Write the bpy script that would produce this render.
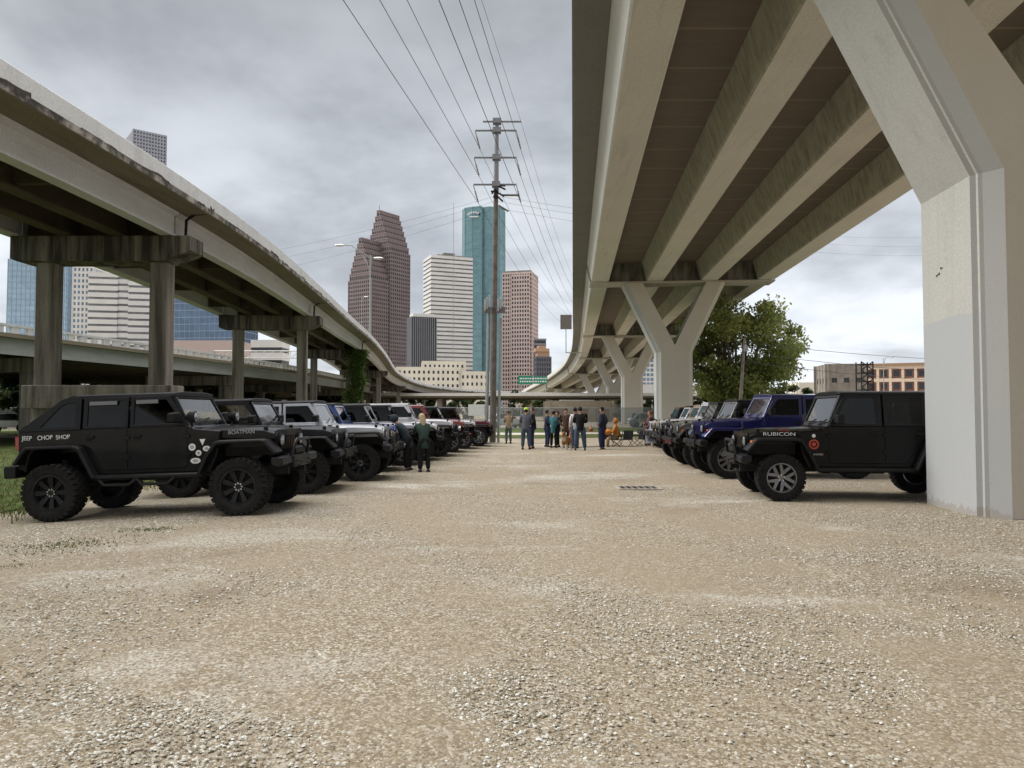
import bpy, bmesh, math, random
import numpy as np
from mathutils import Vector, Matrix
random.seed(7); RNG = np.random.default_rng(7)
PI = math.pi; R = math.radians
for o in list(bpy.data.objects): bpy.data.objects.remove(o)
sc = bpy.context.scene
COL = sc.collection

# ------------------------------------------------------------------ camera
CAMZ = 1.65; FPX = 750.0; PITCH = math.atan(27.5/FPX)
cam_d = bpy.data.cameras.new('camera'); cam = bpy.data.objects.new('camera', cam_d); COL.objects.link(cam)
cam.location = (0, 0, CAMZ); cam.rotation_euler = (PI/2 + PITCH, 0, 0)
cam_d.sensor_width = 36; cam_d.lens = FPX/1024*36; cam_d.clip_start = .05; cam_d.clip_end = 8000
sc.camera = cam
# ------------------------------------------------------------------ world, sun, exposure
SUN_EL, SUN_AZ = R(42), R(-75)        # azimuth from +Y, clockwise positive
w = bpy.data.worlds.new('World'); sc.world = w; w.use_nodes = True
nt = w.node_tree; nt.nodes.clear()
def wn(t, **k):
    n = nt.nodes.new(t)
    for a, b in k.items(): setattr(n, a, b)
    return n
def wm(op, a, b=None, clamp=False):
    n = wn('ShaderNodeMath', operation=op); n.use_clamp = clamp
    for i, x in enumerate((a, b)):
        if x is None: continue
        if isinstance(x, (int, float)): n.inputs[i].default_value = x
        else: nt.links.new(x, n.inputs[i])
    return n.outputs[0]
sky = wn('ShaderNodeTexSky', sky_type='NISHITA'); sky.sun_disc = False
sky.sun_elevation = SUN_EL; sky.sun_rotation = SUN_AZ; sky.dust_density = 3.0
bg_sky = wn('ShaderNodeBackground'); bg_sky.inputs['Strength'].default_value = .08
nt.links.new(sky.outputs[0], bg_sky.inputs['Color'])
tc = wn('ShaderNodeTexCoord'); sep = wn('ShaderNodeSeparateXYZ'); nt.links.new(tc.outputs['Generated'], sep.inputs[0])
zc = wm('MAXIMUM', sep.outputs['Z'], 0.0)
dn = wm('ADD', zc, .26)
cx = wm('DIVIDE', sep.outputs['X'], dn); cy = wm('DIVIDE', sep.outputs['Y'], dn)
comb = wn('ShaderNodeCombineXYZ'); nt.links.new(cx, comb.inputs[0]); nt.links.new(cy, comb.inputs[1])
comb.inputs[2].default_value = 7.9
n1 = wn('ShaderNodeTexNoise'); n1.inputs['Scale'].default_value = 1.25; n1.inputs['Detail'].default_value = 6; n1.inputs['Roughness'].default_value = .55
n1.inputs['Distortion'].default_value = .15
nt.links.new(comb.outputs[0], n1.inputs['Vector'])
n2 = wn('ShaderNodeTexNoise'); n2.inputs['Scale'].default_value = 4.0; n2.inputs['Detail'].default_value = 4
nt.links.new(comb.outputs[0], n2.inputs['Vector'])
nz = wm('ADD', wm('MULTIPLY', n1.outputs[0], .75), wm('MULTIPLY', n2.outputs[0], .25))
rmp = wn('ShaderNodeValToRGB'); rmp.color_ramp.interpolation = 'EASE'
rmp.color_ramp.elements[0].position = .34; rmp.color_ramp.elements[0].color = (.62, .628, .64, 1)
rmp.color_ramp.elements[1].position = .64; rmp.color_ramp.elements[1].color = (1.26, 1.26, 1.25, 1)
nt.links.new(nz, rmp.inputs[0])
el = wn('ShaderNodeValToRGB')            # cloud brightness by height: bright low band, dark deck, bright zenith
ce = el.color_ramp; ce.elements[0].position = 0; ce.elements[0].color = (.54, .57, .61, 1)
ce.elements[1].position = 1; ce.elements[1].color = (2.6, 2.6, 2.6, 1)
for p, c in ((.14, (.47, .495, .535)), (.30, (.345, .363, .388)), (.48, (.235, .247, .264)), (.56, (.28, .29, .31)), (.72, (1.5, 1.32, 1.35))):
    e = ce.elements.new(p); e.color = (*c, 1)
nt.links.new(zc, el.inputs[0])
mul = wn('ShaderNodeMixRGB', blend_type='MULTIPLY'); mul.inputs[0].default_value = 1
nt.links.new(rmp.outputs[0], mul.inputs[1]); nt.links.new(el.outputs[0], mul.inputs[2])
bg_c = wn('ShaderNodeBackground'); bg_c.inputs['Strength'].default_value = .85; nt.links.new(mul.outputs[0], bg_c.inputs['Color'])
mx = wn('ShaderNodeMixShader'); mx.inputs[0].default_value = .93
nt.links.new(bg_sky.outputs[0], mx.inputs[1]); nt.links.new(bg_c.outputs[0], mx.inputs[2])
wo = wn('ShaderNodeOutputWorld'); nt.links.new(mx.outputs[0], wo.inputs[0])
sl = bpy.data.lights.new('sun', 'SUN'); sl.energy = 1.5; sl.angle = R(25); sl.color = (1, .975, .94)
so = bpy.data.objects.new('sun', sl); COL.objects.link(so)
sd = Vector((math.sin(SUN_AZ)*math.cos(SUN_EL), math.cos(SUN_AZ)*math.cos(SUN_EL), math.sin(SUN_EL)))
so.rotation_euler = sd.to_track_quat('Z', 'Y').to_euler()
sc.view_settings.view_transform = 'Standard'; sc.view_settings.look = 'None'
sc.view_settings.exposure = 1.0; sc.view_settings.gamma = 1
sc.cycles.max_bounces = 7; sc.cycles.transparent_max_bounces = 16
sc.cycles.use_denoising = True

# ------------------------------------------------------------------ helpers
def at(px, py, Y):
    dx = (px-512)/FPX; dy = (384-py)/FPX
    d = (dx, math.cos(PITCH)-dy*math.sin(PITCH), math.sin(PITCH)+dy*math.cos(PITCH))
    k = Y/d[1]
    return Vector((d[0]*k, Y, CAMZ+d[2]*k))
def s2l(c): return c/12.92 if c <= .04045 else ((c+.055)/1.055)**2.4
def C(r, g, b): return (s2l(r/255), s2l(g/255), s2l(b/255))
def tag(o, label=None, cat=None, group=None, kind=None):
    if label: o['label'] = label
    if cat: o['category'] = cat
    if group: o['group'] = group
    if kind: o['kind'] = kind
    return o
def empty(name, loc=(0, 0, 0), rz=0, parent=None):
    o = bpy.data.objects.new(name, None); COL.objects.link(o); o.location = loc; o.rotation_euler = (0, 0, rz)
    o.empty_display_size = .3
    if parent: o.parent = parent
    return o
def link(name, me, parent=None):
    o = bpy.data.objects.new(name, me); COL.objects.link(o)
    if parent: o.parent = parent
    return o
class MB:
    def __init__(s): s.v = []; s.f = []; s.m = []
    def add(s, vs, fs, mi=0, M=None):
        b = len(s.v)
        if M is not None: vs = [M @ Vector(v) for v in vs]
        s.v += [tuple(v) for v in vs]; s.f += [tuple(i+b for i in f) for f in fs]; s.m += [mi]*len(fs)
        return s
    def box(s, x0, x1, y0, y1, z0, z1, mi=0, M=None):
        v = [(x, y, z) for z in (z0, z1) for y in (y0, y1) for x in (x0, x1)]
        f = [(0, 2, 3, 1), (4, 5, 7, 6), (0, 1, 5, 4), (2, 6, 7, 3), (0, 4, 6, 2), (1, 3, 7, 5)]
        return s.add(v, f, mi, M)
    def prism(s, poly, a, b, axis='y', mi=0, M=None):
        n = len(poly)
        def P(p, t): return (p[0], t, p[1]) if axis == 'y' else ((t, p[0], p[1]) if axis == 'x' else (p[0], p[1], t))
        v = [P(p, a) for p in poly]+[P(p, b) for p in poly]
        f = [tuple(range(n)), tuple(range(2*n-1, n-1, -1))]+[(i, (i+1) % n, n+(i+1) % n, n+i) for i in range(n)]
        return s.add(v, f, mi, M)
    def loft(s, rings, mi=0, M=None, caps=True, closed=True):
        n = len(rings[0]); v = [p for r in rings for p in r]; f = []
        for k in range(len(rings)-1):
            for i in range(n if closed else n-1):
                j = (i+1) % n; f.append((k*n+i, k*n+j, (k+1)*n+j, (k+1)*n+i))
        if caps:
            f.append(tuple(range(n-1, -1, -1))); f.append(tuple((len(rings)-1)*n+i for i in range(n)))
        return s.add(v, f, mi, M)
    def tube(s, pts, r, seg=8, mi=0, M=None, caps=True):
        pts = [Vector(p) for p in pts]; rs = r if isinstance(r, (list, tuple)) else [r]*len(pts)
        rings = []; up = None
        for i, p in enumerate(pts):
            t = (pts[min(i+1, len(pts)-1)]-pts[max(i-1, 0)]).normalized()
            if up is None:
                up = Vector((0, 0, 1)) if abs(t.z) < .9 else Vector((1, 0, 0))
            a = t.cross(up).normalized(); b = a.cross(t).normalized(); up = b
            rings.append([p+(a*math.cos(q)+b*math.sin(q))*rs[i] for q in [2*PI*k/seg for k in range(seg)]])
        return s.loft(rings, mi, M, caps)
    def lathe(s, prof, seg=24, axis='z', mi=0, M=None, caps=False):
        rings = []
        for r, h in prof:
            ring = []
            for k in range(seg):
                q = 2*PI*k/seg; a, b = r*math.cos(q), r*math.sin(q)
                ring.append((a, b, h) if axis == 'z' else ((a, h, b) if axis == 'y' else (h, a, b)))
            rings.append(ring)
        return s.loft(rings, mi, M, caps)
    def ball(s, c, rx, ry=None, rz=None, seg=12, mi=0, M=None):
        ry = ry or rx; rz = rz or rx; n = max(4, seg//2)
        rings = [[(c[0]+rx*math.sin(PI*(k+.02)/(n+.04))*math.cos(2*PI*i/seg), c[1]+ry*math.sin(PI*(k+.02)/(n+.04))*math.sin(2*PI*i/seg), c[2]+rz*math.cos(PI*(k+.02)/(n+.04))) for i in range(seg)] for k in range(n+1)]
        return s.loft(rings, mi, M, True)
    def mesh(s, name, mats, smooth=None, fix=True):
        me = bpy.data.meshes.new(name); me.from_pydata(s.v, [], s.f)
        for m in (mats if isinstance(mats, (list, tuple)) else [mats]): me.materials.append(m)
        me.polygons.foreach_set('material_index', s.m)
        if fix:
            bm = bmesh.new(); bm.from_mesh(me); bmesh.ops.recalc_face_normals(bm, faces=bm.faces); bm.to_mesh(me); bm.free()
        if smooth is not None:
            me.shade_smooth()
            try: me.set_sharp_from_angle(angle=R(smooth))
            except Exception: pass
        me.update()
        return me
    def build(s, name, mats, parent=None, smooth=None, bevel=0, seg=2, fix=True):
        o = link(name, s.mesh(name, mats, smooth, fix), parent)
        if bevel:
            b = o.modifiers.new('bevel', 'BEVEL'); b.width = bevel; b.segments = seg; b.limit_method = 'ANGLE'; b.angle_limit = R(35)
            b.harden_normals = False
        return o

# ------------------------------------------------------------------ materials
def newmat(name):
    m = bpy.data.materials.new(name); m.use_nodes = True
    n = m.node_tree; b = n.nodes['Principled BSDF']
    return m, n, b
def nd(n, t, **k):
    x = n.nodes.new(t)
    for a, b in k.items():
        if a in ('loc',): continue
        setattr(x, a, b)
    return x
def ramp(n, src, stops, interp='LINEAR'):
    r = nd(n, 'ShaderNodeValToRGB'); r.color_ramp.interpolation = interp
    e = r.color_ramp.elements
    e[0].position, e[0].color = stops[0][0], (*stops[0][1], 1)
    e[1].position, e[1].color = stops[-1][0], (*stops[-1][1], 1)
    for p, c in stops[1:-1]:
        q = e.new(p); q.color = (*c, 1)
    n.links.new(src, r.inputs[0]); return r.outputs[0]
def noise(n, vec, scale, detail=4, rough=.55, dist=0):
    t = nd(n, 'ShaderNodeTexNoise'); t.inputs['Scale'].default_value = scale; t.inputs['Detail'].default_value = detail
    t.inputs['Roughness'].default_value = rough; t.inputs['Distortion'].default_value = dist
    if vec is not None: n.links.new(vec, t.inputs['Vector'])
    return t.outputs[0]
def mapping(n, scale=(1, 1, 1), coord='Object', rot=(0, 0, 0)):
    t = nd(n, 'ShaderNodeTexCoord'); m = nd(n, 'ShaderNodeMapping'); m.inputs['Scale'].default_value = scale; m.inputs['Rotation'].default_value = rot
    n.links.new(t.outputs[coord], m.inputs['Vector']); return m.outputs[0]
def mixc(n, fac, a, b, mode='MIX'):
    x = nd(n, 'ShaderNodeMixRGB', blend_type=mode)
    for i, s in enumerate((fac, a, b)):
        if isinstance(s, (int, float)): x.inputs[i].default_value = s
        elif isinstance(s, tuple): x.inputs[i].default_value = (*s, 1)
        else: n.links.new(s, x.inputs[i])
    return x.outputs[0]
def mth(n, op, a, b=None, clamp=False):
    x = nd(n, 'ShaderNodeMath', operation=op); x.use_clamp = clamp
    for i, s in enumerate((a, b)):
        if s is None: continue
        if isinstance(s, (int, float)): x.inputs[i].default_value = s
        else: n.links.new(s, x.inputs[i])
    return x.outputs[0]
def bump(n, b, h, strength=.3, dist=.01):
    x = nd(n, 'ShaderNodeBump'); x.inputs['Strength'].default_value = strength; x.inputs['Distance'].default_value = dist
    n.links.new(h, x.inputs['Height']); n.links.new(x.outputs[0], b.inputs['Normal'])
MATS = {}
def plain(name, col, rough=.6, metal=0, var=.15, scale=6, coat=0, bumpy=0):
    if name in MATS: return MATS[name]
    m, n, b = newmat(name)
    v = mapping(n); f = noise(n, v, scale, 4)
    c = ramp(n, f, [(.3, tuple(x*(1-var) for x in col)), (.7, tuple(min(1, x*(1+var)) for x in col))])
    n.links.new(c, b.inputs['Base Color']); b.inputs['Roughness'].default_value = rough; b.inputs['Metallic'].default_value = metal
    b.inputs['Specular IOR Level'].default_value = .5 if max(col) > .03 else .25
    b.inputs['Coat Weight'].default_value = coat; b.inputs['Coat Roughness'].default_value = .04
    if bumpy: bump(n, b, noise(n, v, scale*8, 3), bumpy, .005)
    MATS[name] = m; return m
def paint(name, col, metal=0, dust=.25):
    if name in MATS: return MATS[name]
    m, n, b = newmat(name)
    v = mapping(n); f = noise(n, v, 3.5, 6, .65)
    dm = ramp(n, f, [(.45, (0, 0, 0)), (.75, (1, 1, 1))])
    c = mixc(n, mth(n, 'MULTIPLY', dm, dust*.35), col, (.30, .25, .19))
    n.links.new(c, b.inputs['Base Color']); b.inputs['Metallic'].default_value = metal
    n.links.new(mth(n, 'ADD', mth(n, 'MULTIPLY', dm, .2*min(1, dust*4)), .3), b.inputs['Roughness'])
    b.inputs['Coat Weight'].default_value = .9 if max(col) > .05 else .42
    bump(n, b, noise(n, v, 2.2, 2), .05, .02)
    b.inputs['Specular IOR Level'].default_value = .5 if max(col) > .05 else .1
    b.inputs['Coat IOR'].default_value = 1.5 if max(col) > .05 else 1.36
    n.links.new(mth(n, 'ADD', mth(n, 'MULTIPLY', dm, .12*min(1, dust*4)), .03), b.inputs['Coat Roughness'])
    MATS[name] = m; return m
def glass(name, tint, gloss=(1, 1, 1), ior=1.55):
    if name in MATS: return MATS[name]
    m, n, b = newmat(name); n.nodes.remove(b)
    t = nd(n, 'ShaderNodeBsdfTransparent'); t.inputs[0].default_value = (*tint, 1)
    g = nd(n, 'ShaderNodeBsdfGlossy'); g.inputs['Roughness'].default_value = .03; g.inputs[0].default_value = (*gloss, 1)
    fr = nd(n, 'ShaderNodeFresnel'); fr.inputs[0].default_value = ior
    x = nd(n, 'ShaderNodeMixShader'); n.links.new(fr.outputs[0], x.inputs[0]); n.links.new(t.outputs[0], x.inputs[1]); n.links.new(g.outputs[0], x.inputs[2])
    n.links.new(x.outputs[0], n.nodes['Material Output'].inputs[0])
    MATS[name] = m; return m
def concrete(name, base, dark, stain=.5, streak=(1.5, 1.5, .12), fine=30, streakpos=(.5, .75), rough=.85, joint=None):
    m, n, b = newmat(name)
    v = mapping(n); vs = mapping(n, streak)
    big = noise(n, v, .35, 5, .6); st = noise(n, vs, 2.0, 6, .65, .3); fi = noise(n, v, fine, 4)
    c = mixc(n, big, tuple(x*.86 for x in base), tuple(min(1, x*1.12) for x in base))
    sm = ramp(n, st, [(streakpos[0], (0, 0, 0)), (streakpos[1], (1, 1, 1))])
    c = mixc(n, mth(n, 'MULTIPLY', sm, stain), c, dark)
    c = mixc(n, .35, c, ramp(n, fi, [(.3, (.55, .55, .55)), (.7, (1.25, 1.25, 1.25))]), 'MULTIPLY')
    n.links.new(c, b.inputs['Base Color']); b.inputs['Roughness'].default_value = rough
    b.inputs['Specular IOR Level'].default_value = .25
    bump(n, b, mth(n, 'ADD', mth(n, 'MULTIPLY', fi, .5), big), .25, .02)
    return m
M_rubber = plain('tyre_rubber', (.013, .0128, .0124), .9, 0, .45, 9)
M_blk = plain('black_plastic', (.008, .008, .009), .55, 0, .25, 12)
M_trim = plain('satin_black_metal', (.011, .011, .012), .4, 0, .2, 10)
M_chrome = plain('polished_metal', (.62, .62, .63), .25, 1, .1, 8)
M_rimgrey = plain('grey_alloy', (.20, .20, .21), .35, .8, .15, 8)
M_rimblk = plain('black_alloy', (.016, .016, .017), .35, .1, .2, 8)
M_under = plain('underbody_metal', (.018, .017, .016), .8, 0, .4, 7)
M_seat = plain('dark_upholstery', (.02, .02, .022), .9, 0, .2, 12)
M_tint = glass('tinted_window_glass', (.05, .055, .06), (1, 1, 1), 1.4)
M_clear = glass('windscreen_glass', (.60, .64, .64), (1, 1, 1), 3.0)
M_lens = plain('lamp_lens', (.30, .31, .33), .12, .5, .1, 20, 1)
M_amber = plain('amber_lens', (.55, .16, .02), .2, 0, .1, 20, 1)
M_red = plain('red_lens', (.30, .012, .012), .2, 0, .1, 20, 1)
M_white = plain('white_lettering', (.75, .75, .74), .6, 0, .08, 20)
M_orange = plain('red_lettering', (.45, .06, .03), .6, 0, .1, 20)
# ------------------------------------------------------------------ ground
GX = [-4000, -60, -14, -11, -8.4, -6.8, -5.2, -4.0, -2.5, 0, 3, 4.5, 6, 12, 60, 4000]
GZ = [-.20, -.20, -.20, -.18, -.115, -.045, .025, .05, .045, 0, .01, .065, .075, .06, .05, .05]
def gz(x, y): return float(np.interp(x, GX, GZ))
def ground_axis(near, step, far, ratio=1.22):
    a = [0.0]; s = step
    while a[-1] < far:
        if a[-1] > near: s *= ratio
        a.append(a[-1]+s)
    return a
xs = ground_axis(14, .22, 4200); xs = [-x for x in xs[:0:-1]]+xs
ys = ground_axis(30, .22, 5200, 1.18); yb = ground_axis(4, .6, 1500, 1.4); ys = [-y for y in yb[:0:-1]]+ys
X, Y = np.meshgrid(xs, ys); Z = np.interp(X, GX, GZ)
fade = np.clip(1-np.hypot(X, Y)/60, 0, 1)
Z = Z + fade*(.012*np.sin(X*1.3+.7*np.sin(Y*.6))*np.sin(Y*.9+X*.31)+.008*np.sin(X*3.1+Y*1.7)*np.sin(Y*2.6-X*.8)+RNG.normal(0, .0025, X.shape))
nx, ny = len(xs), len(ys)
V = np.stack([X, Y, Z], -1).reshape(-1, 3)
I = (np.arange(ny-1)[:, None]*nx+np.arange(nx-1)[None, :]).reshape(-1)
F = np.stack([I, I+1, I+nx+1, I+nx], 1)
def np_mesh(name, V, F):
    me = bpy.data.meshes.new(name); k = F.shape[1]
    me.vertices.add(len(V)); me.vertices.foreach_set('co', np.asarray(V, np.float32).ravel())
    me.loops.add(F.size); me.loops.foreach_set('vertex_index', F.astype(np.int32).ravel())
    me.polygons.add(len(F)); me.polygons.foreach_set('loop_start', np.arange(0, F.size, k, dtype=np.int32))
    me.polygons.foreach_set('loop_total', np.full(len(F), k, np.int32)); me.update(calc_edges=True)
    return me
def gravel_mat():
    m, n, b = newmat('gravel')
    v = mapping(n)
    patch = noise(n, v, .28, 5, .6, .6); patch2 = noise(n, v, 1.1, 4, .6)
    vs = nd(n, 'ShaderNodeTexVoronoi'); vs.inputs['Scale'].default_value = 64; n.links.new(v, vs.inputs['Vector'])
    vl = nd(n, 'ShaderNodeTexVoronoi'); vl.inputs['Scale'].default_value = 40; n.links.new(v, vl.inputs['Vector'])
    sepn = nd(n, 'ShaderNodeSeparateColor'); n.links.new(vs.outputs['Color'], sepn.inputs[0])
    stone = ramp(n, sepn.outputs[0], [(0, C(109, 98, 78)), (.3, C(140, 127, 105)), (.6, C(159, 148, 127)), (.85, C(183, 178, 159)), (1, C(212, 211, 196))])
    sepl = nd(n, 'ShaderNodeSeparateColor'); n.links.new(vl.outputs['Color'], sepl.inputs[0])
    stone = mixc(n, ramp(n, sepl.outputs[1], [(.80, (0, 0, 0)), (.83, (1, 1, 1))]), stone, ramp(n, sepl.outputs[0], [(0, C(111, 106, 95)), (.5, C(174, 169, 155)), (1, C(209, 205, 194))]))
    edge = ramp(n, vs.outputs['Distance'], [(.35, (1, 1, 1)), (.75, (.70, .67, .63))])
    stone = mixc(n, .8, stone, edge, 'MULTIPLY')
    dirt = mixc(n, noise(n, v, 45, 4), C(130, 117, 98), C(163, 152, 130))
    track = noise(n, mapping(n, (1.1, .16, 1)), .9, 4, .55, .3)
    f = mth(n, 'ADD', mth(n, 'ADD', mth(n, 'MULTIPLY', patch, .45), mth(n, 'MULTIPLY', patch2, .25)), mth(n, 'MULTIPLY', track, .30))
    fm = ramp(n, f, [(.43, (0, 0, 0)), (.57, (1, 1, 1))])
    fmix = mth(n, 'ADD', mth(n, 'MULTIPLY', fm, .55), .36)
    c = mixc(n, fmix, dirt, stone)
    # pale raked stone patches
    pale = ramp(n, noise(n, mapping(n, (.5, 1.0, 1)), .42, 5, .62, .5), [(.54, (0, 0, 0)), (.66, (1, 1, 1))])
    c = mixc(n, mth(n, 'MULTIPLY', mth(n, 'MULTIPLY', pale, .8), mth(n, 'GREATER_THAN', sepn.outputs[1], .52)), c, mixc(n, sepn.outputs[1], C(155, 152, 144), C(217, 218, 210)))
    # damp, oil stained earth
    damp = ramp(n, noise(n, mapping(n, (.8, 1.4, 1)), .33, 4, .6, .8), [(.60, (0, 0, 0)), (.72, (1, 1, 1))])
    c = mixc(n, mth(n, 'MULTIPLY', damp, .38), c, C(96, 83, 63))
    n.links.new(c, b.inputs['Base Color']); b.inputs['Roughness'].default_value = .95; b.inputs['Specular IOR Level'].default_value = .15
    h = mth(n, 'ADD', mth(n, 'MULTIPLY', mth(n, 'SUBTRACT', 1.0, vs.outputs['Distance']), fmix), mth(n, 'MULTIPLY', noise(n, v, 60, 3), .4))
    bump(n, b, h, .45, .014)
    return m
M_gravel = gravel_mat()
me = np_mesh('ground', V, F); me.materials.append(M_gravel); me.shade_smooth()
g = link('ground', me); tag(g, kind='structure')
# loose stones: one heap nobody could count
def stones(name, N, yr, size, seed, colr):
    rg = np.random.default_rng(seed)
    y = yr[0]+(yr[1]-yr[0])*rg.random(N*3)**1.35; x = (rg.random(N*3)-.5)*2*np.minimum(y*.74+.6, 14)
    p = .6*np.sin(x*1.1+1.3*np.sin(y*.7+.5))*np.sin(y*1.25+.8*np.sin(x*.6))+.5*np.sin(x*2.7+y*1.9)+.4*np.sin(x*.55-y*.8)
    keep = rg.random(N*3) < np.clip(.26+.34*p, .05, 1); x, y = x[keep][:N], y[keep][:N]; N = len(x)
    z = np.interp(x, GX, GZ)+.002
    s = size[0]+(size[1]-size[0])*rg.random(N)**2.6
    cube = np.array([(-1, -1, -.55), (1, -1, -.55), (1, 1, -.55), (-1, 1, -.55), (-.7, -.7, .6), (.7, -.7, .6), (.7, .7, .6), (-.7, .7, .6)])
    fc = np.array([(0, 1, 5, 4), (1, 2, 6, 5), (2, 3, 7, 6), (3, 0, 4, 7), (4, 5, 6, 7)])
    base = cube[None]*(1+.35*(rg.random((N, 8, 3))-.5)*1.6)
    base = base*np.stack([.35+.3*rg.random(N), .3+.25*rg.random(N), .16+.14*rg.random(N)], 1)[:, None]*s[:, None, None]*1.1
    a = rg.random(N)*2*PI; ca, sa = np.cos(a)[:, None], np.sin(a)[:, None]
    t = (rg.random(N)-.5)*.9; ct, st_ = np.cos(t)[:, None], np.sin(t)[:, None]
    bx = base[..., 0]*ct-base[..., 2]*st_; bz = base[..., 0]*st_+base[..., 2]*ct
    P = np.stack([bx*ca-base[..., 1]*sa+x[:, None], bx*sa+base[..., 1]*ca+y[:, None], bz+z[:, None]+s[:, None]*.01], -1)
    Fs = (fc[None]+(np.arange(N)*8)[:, None, None]).reshape(-1, 4)
    me = np_mesh(name, P.reshape(-1, 3), Fs)
    at_ = me.attributes.new('shade', 'FLOAT', 'FACE'); at_.data.foreach_set('value', np.repeat(rg.random(N), 5).astype(np.float32))
    m, n, b = newmat(name); a_ = nd(n, 'ShaderNodeAttribute'); a_.attribute_name = 'shade'
    n.links.new(mixc(n, .3, ramp(n, a_.outputs['Fac'], colr), ramp(n, noise(n, mapping(n), 120, 3), [(.3, (.6, .6, .6)), (.7, (1.2, 1.2, 1.2))]), 'MULTIPLY'), b.inputs['Base Color'])
    b.inputs['Roughness'].default_value = .9; b.inputs['Specular IOR Level'].default_value = .2
    me.materials.append(m); o = link(name, me)
    return o
SC = [(0, C(117, 108, 90)), (.2, C(149, 140, 120)), (.5, C(179, 173, 156)), (.75, C(200, 197, 185)), (.9, C(215, 217, 208)), (1, C(219, 220, 213))]
o = stones('gravel_stones', 190000, (2.4, 27), (.006, .0205), 3, SC); tag(o, 'loose pale limestone chippings strewn over the gravel lot', 'gravel', kind='stuff')

# grass, mown verge, paths
def grass_mat(name, a, b_, c_):
    m, n, b = newmat(name); v = mapping(n)
    f = noise(n, v, .6, 5, .6); f2 = noise(n, v, 30, 4)
    c = mixc(n, f, a, b_); c = mixc(n, ramp(n, noise(n, v, 2.2, 4), [(.5, (0, 0, 0)), (.7, (1, 1, 1))]), c, c_)
    c = mixc(n, .6, c, ramp(n, f2, [(.3, (.45, .45, .45)), (.7, (1.4, 1.4, 1.4))]), 'MULTIPLY')
    n.links.new(c, b.inputs['Base Color']); b.inputs['Roughness'].default_value = .95; b.inputs['Specular IOR Level'].default_value = .1
    bump(n, b, f2, .8, .03); return m
M_grass = grass_mat('mown_grass', (.055, .085, .022), (.09, .12, .035), (.13, .13, .06))
M_blade = grass_mat('grass_blades', (.09, .14, .035), (.14, .18, .05), (.19, .19, .09))
def sheet(name, poly, mat, dz, kind='structure', n=1):
    """flat patch that follows the ground, cut fine enough to lie on it"""
    bm = bmesh.new(); vs = [bm.verts.new((x, y, 0)) for x, y in poly]; bm.faces.new(vs)
    for xc in GX[1:-1]:
        geom = bm.verts[:]+bm.edges[:]+bm.faces[:]
        bmesh.ops.bisect_plane(bm, geom=geom, plane_co=(xc, 0, 0), plane_no=(1, 0, 0))
    for v in bm.verts: v.co.z = gz(v.co.x, v.co.y)+dz
    me = bpy.data.meshes.new(name); bm.to_mesh(me); bm.free(); me.materials.append(mat)
    o = link(name, me); tag(o, kind=kind); return o
sheet('grass_verge', [(-60, -10), (-9.2, -10), (-8.7, 6), (-8.35, 11), (-8.9, 13), (-9.2, 22), (-8.6, 34), (-5, 43), (-2, 46.5), (4, 45.5), (14, 46), (30, 45), (30, 52), (-60, 52)], M_grass, .03)
sheet('grass_field', [(-300, 57), (300, 57), (300, 74), (-300, 74)], M_grass, .03)
M_path = concrete('path_concrete', (.46, .43, .38), (.3, .27, .22), .3)
sheet('footpath', [(-60, 52), (60, 52), (60, 57), (-60, 57)], M_path, .034)
def tufts(name, N, fn, h, seed, mat):
    rg = np.random.default_rng(seed); P = []
    while len(P) < N:
        q = fn(rg)
        if q is not None: P.append(q)
    P = np.array(P); z = np.interp(P[:, 0], GX, GZ)+.0
    a = rg.random(N)*2*PI; hh = h[0]+(h[1]-h[0])*rg.random(N); wd = .006+.006*rg.random(N)
    dx, dy = np.cos(a)*wd, np.sin(a)*wd; lx, ly = (rg.random(N)-.5)*hh*1.2, (rg.random(N)-.5)*hh*1.2
    Vv = np.stack([np.stack([P[:, 0]-dx, P[:, 1]-dy, z], 1), np.stack([P[:, 0]+dx, P[:, 1]+dy, z], 1),
                   np.stack([P[:, 0]+lx+dx*.3, P[:, 1]+ly+dy*.3, z+hh], 1), np.stack([P[:, 0]+lx-dx*.3, P[:, 1]+ly-dy*.3, z+hh], 1)], 1).reshape(-1, 3)
    Ff = np.arange(N*4).reshape(-1, 4)
    me = np_mesh(name, Vv, Ff); me.materials.append(mat); o = link(name, me); return o
def verge(rg):
    y = 9.5+30*rg.random()**2; x = -8.35-rg.random()**1.3*14-.9*rg.random()**2+.9*(rg.random()**4)
    return (x, y)
o = tufts('verge_grass_blades', 45000, verge, (.04, .13), 5, M_blade); tag(o, 'short green grass on the verge behind the left row of vehicles', 'grass', kind='stuff')
PATCH = [((58, 546), .55, .30), ((66, 545), .35, .2), ((155, 531), .30, .08), ((16, 568), .2, .08)]
PC = []
for (px, py), rx, ry in PATCH:
    Yp = CAMZ*FPX/(py-411.5); PC.append(((px-512)/FPX*Yp, Yp, rx, ry*1.3))
def weeds(rg):
    c = PC[min(int(rg.random()**1.2*len(PC)), len(PC)-1)]
    return (c[0]+rg.normal()*c[2]*.8, c[1]+rg.normal()*c[3]*.9)
o = tufts('gravel_weeds', 900, weeds, (.008, .02), 8, M_blade); tag(o, 'sparse low green weeds growing through the gravel by the fastback vehicle', 'weeds', kind='stuff')

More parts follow.
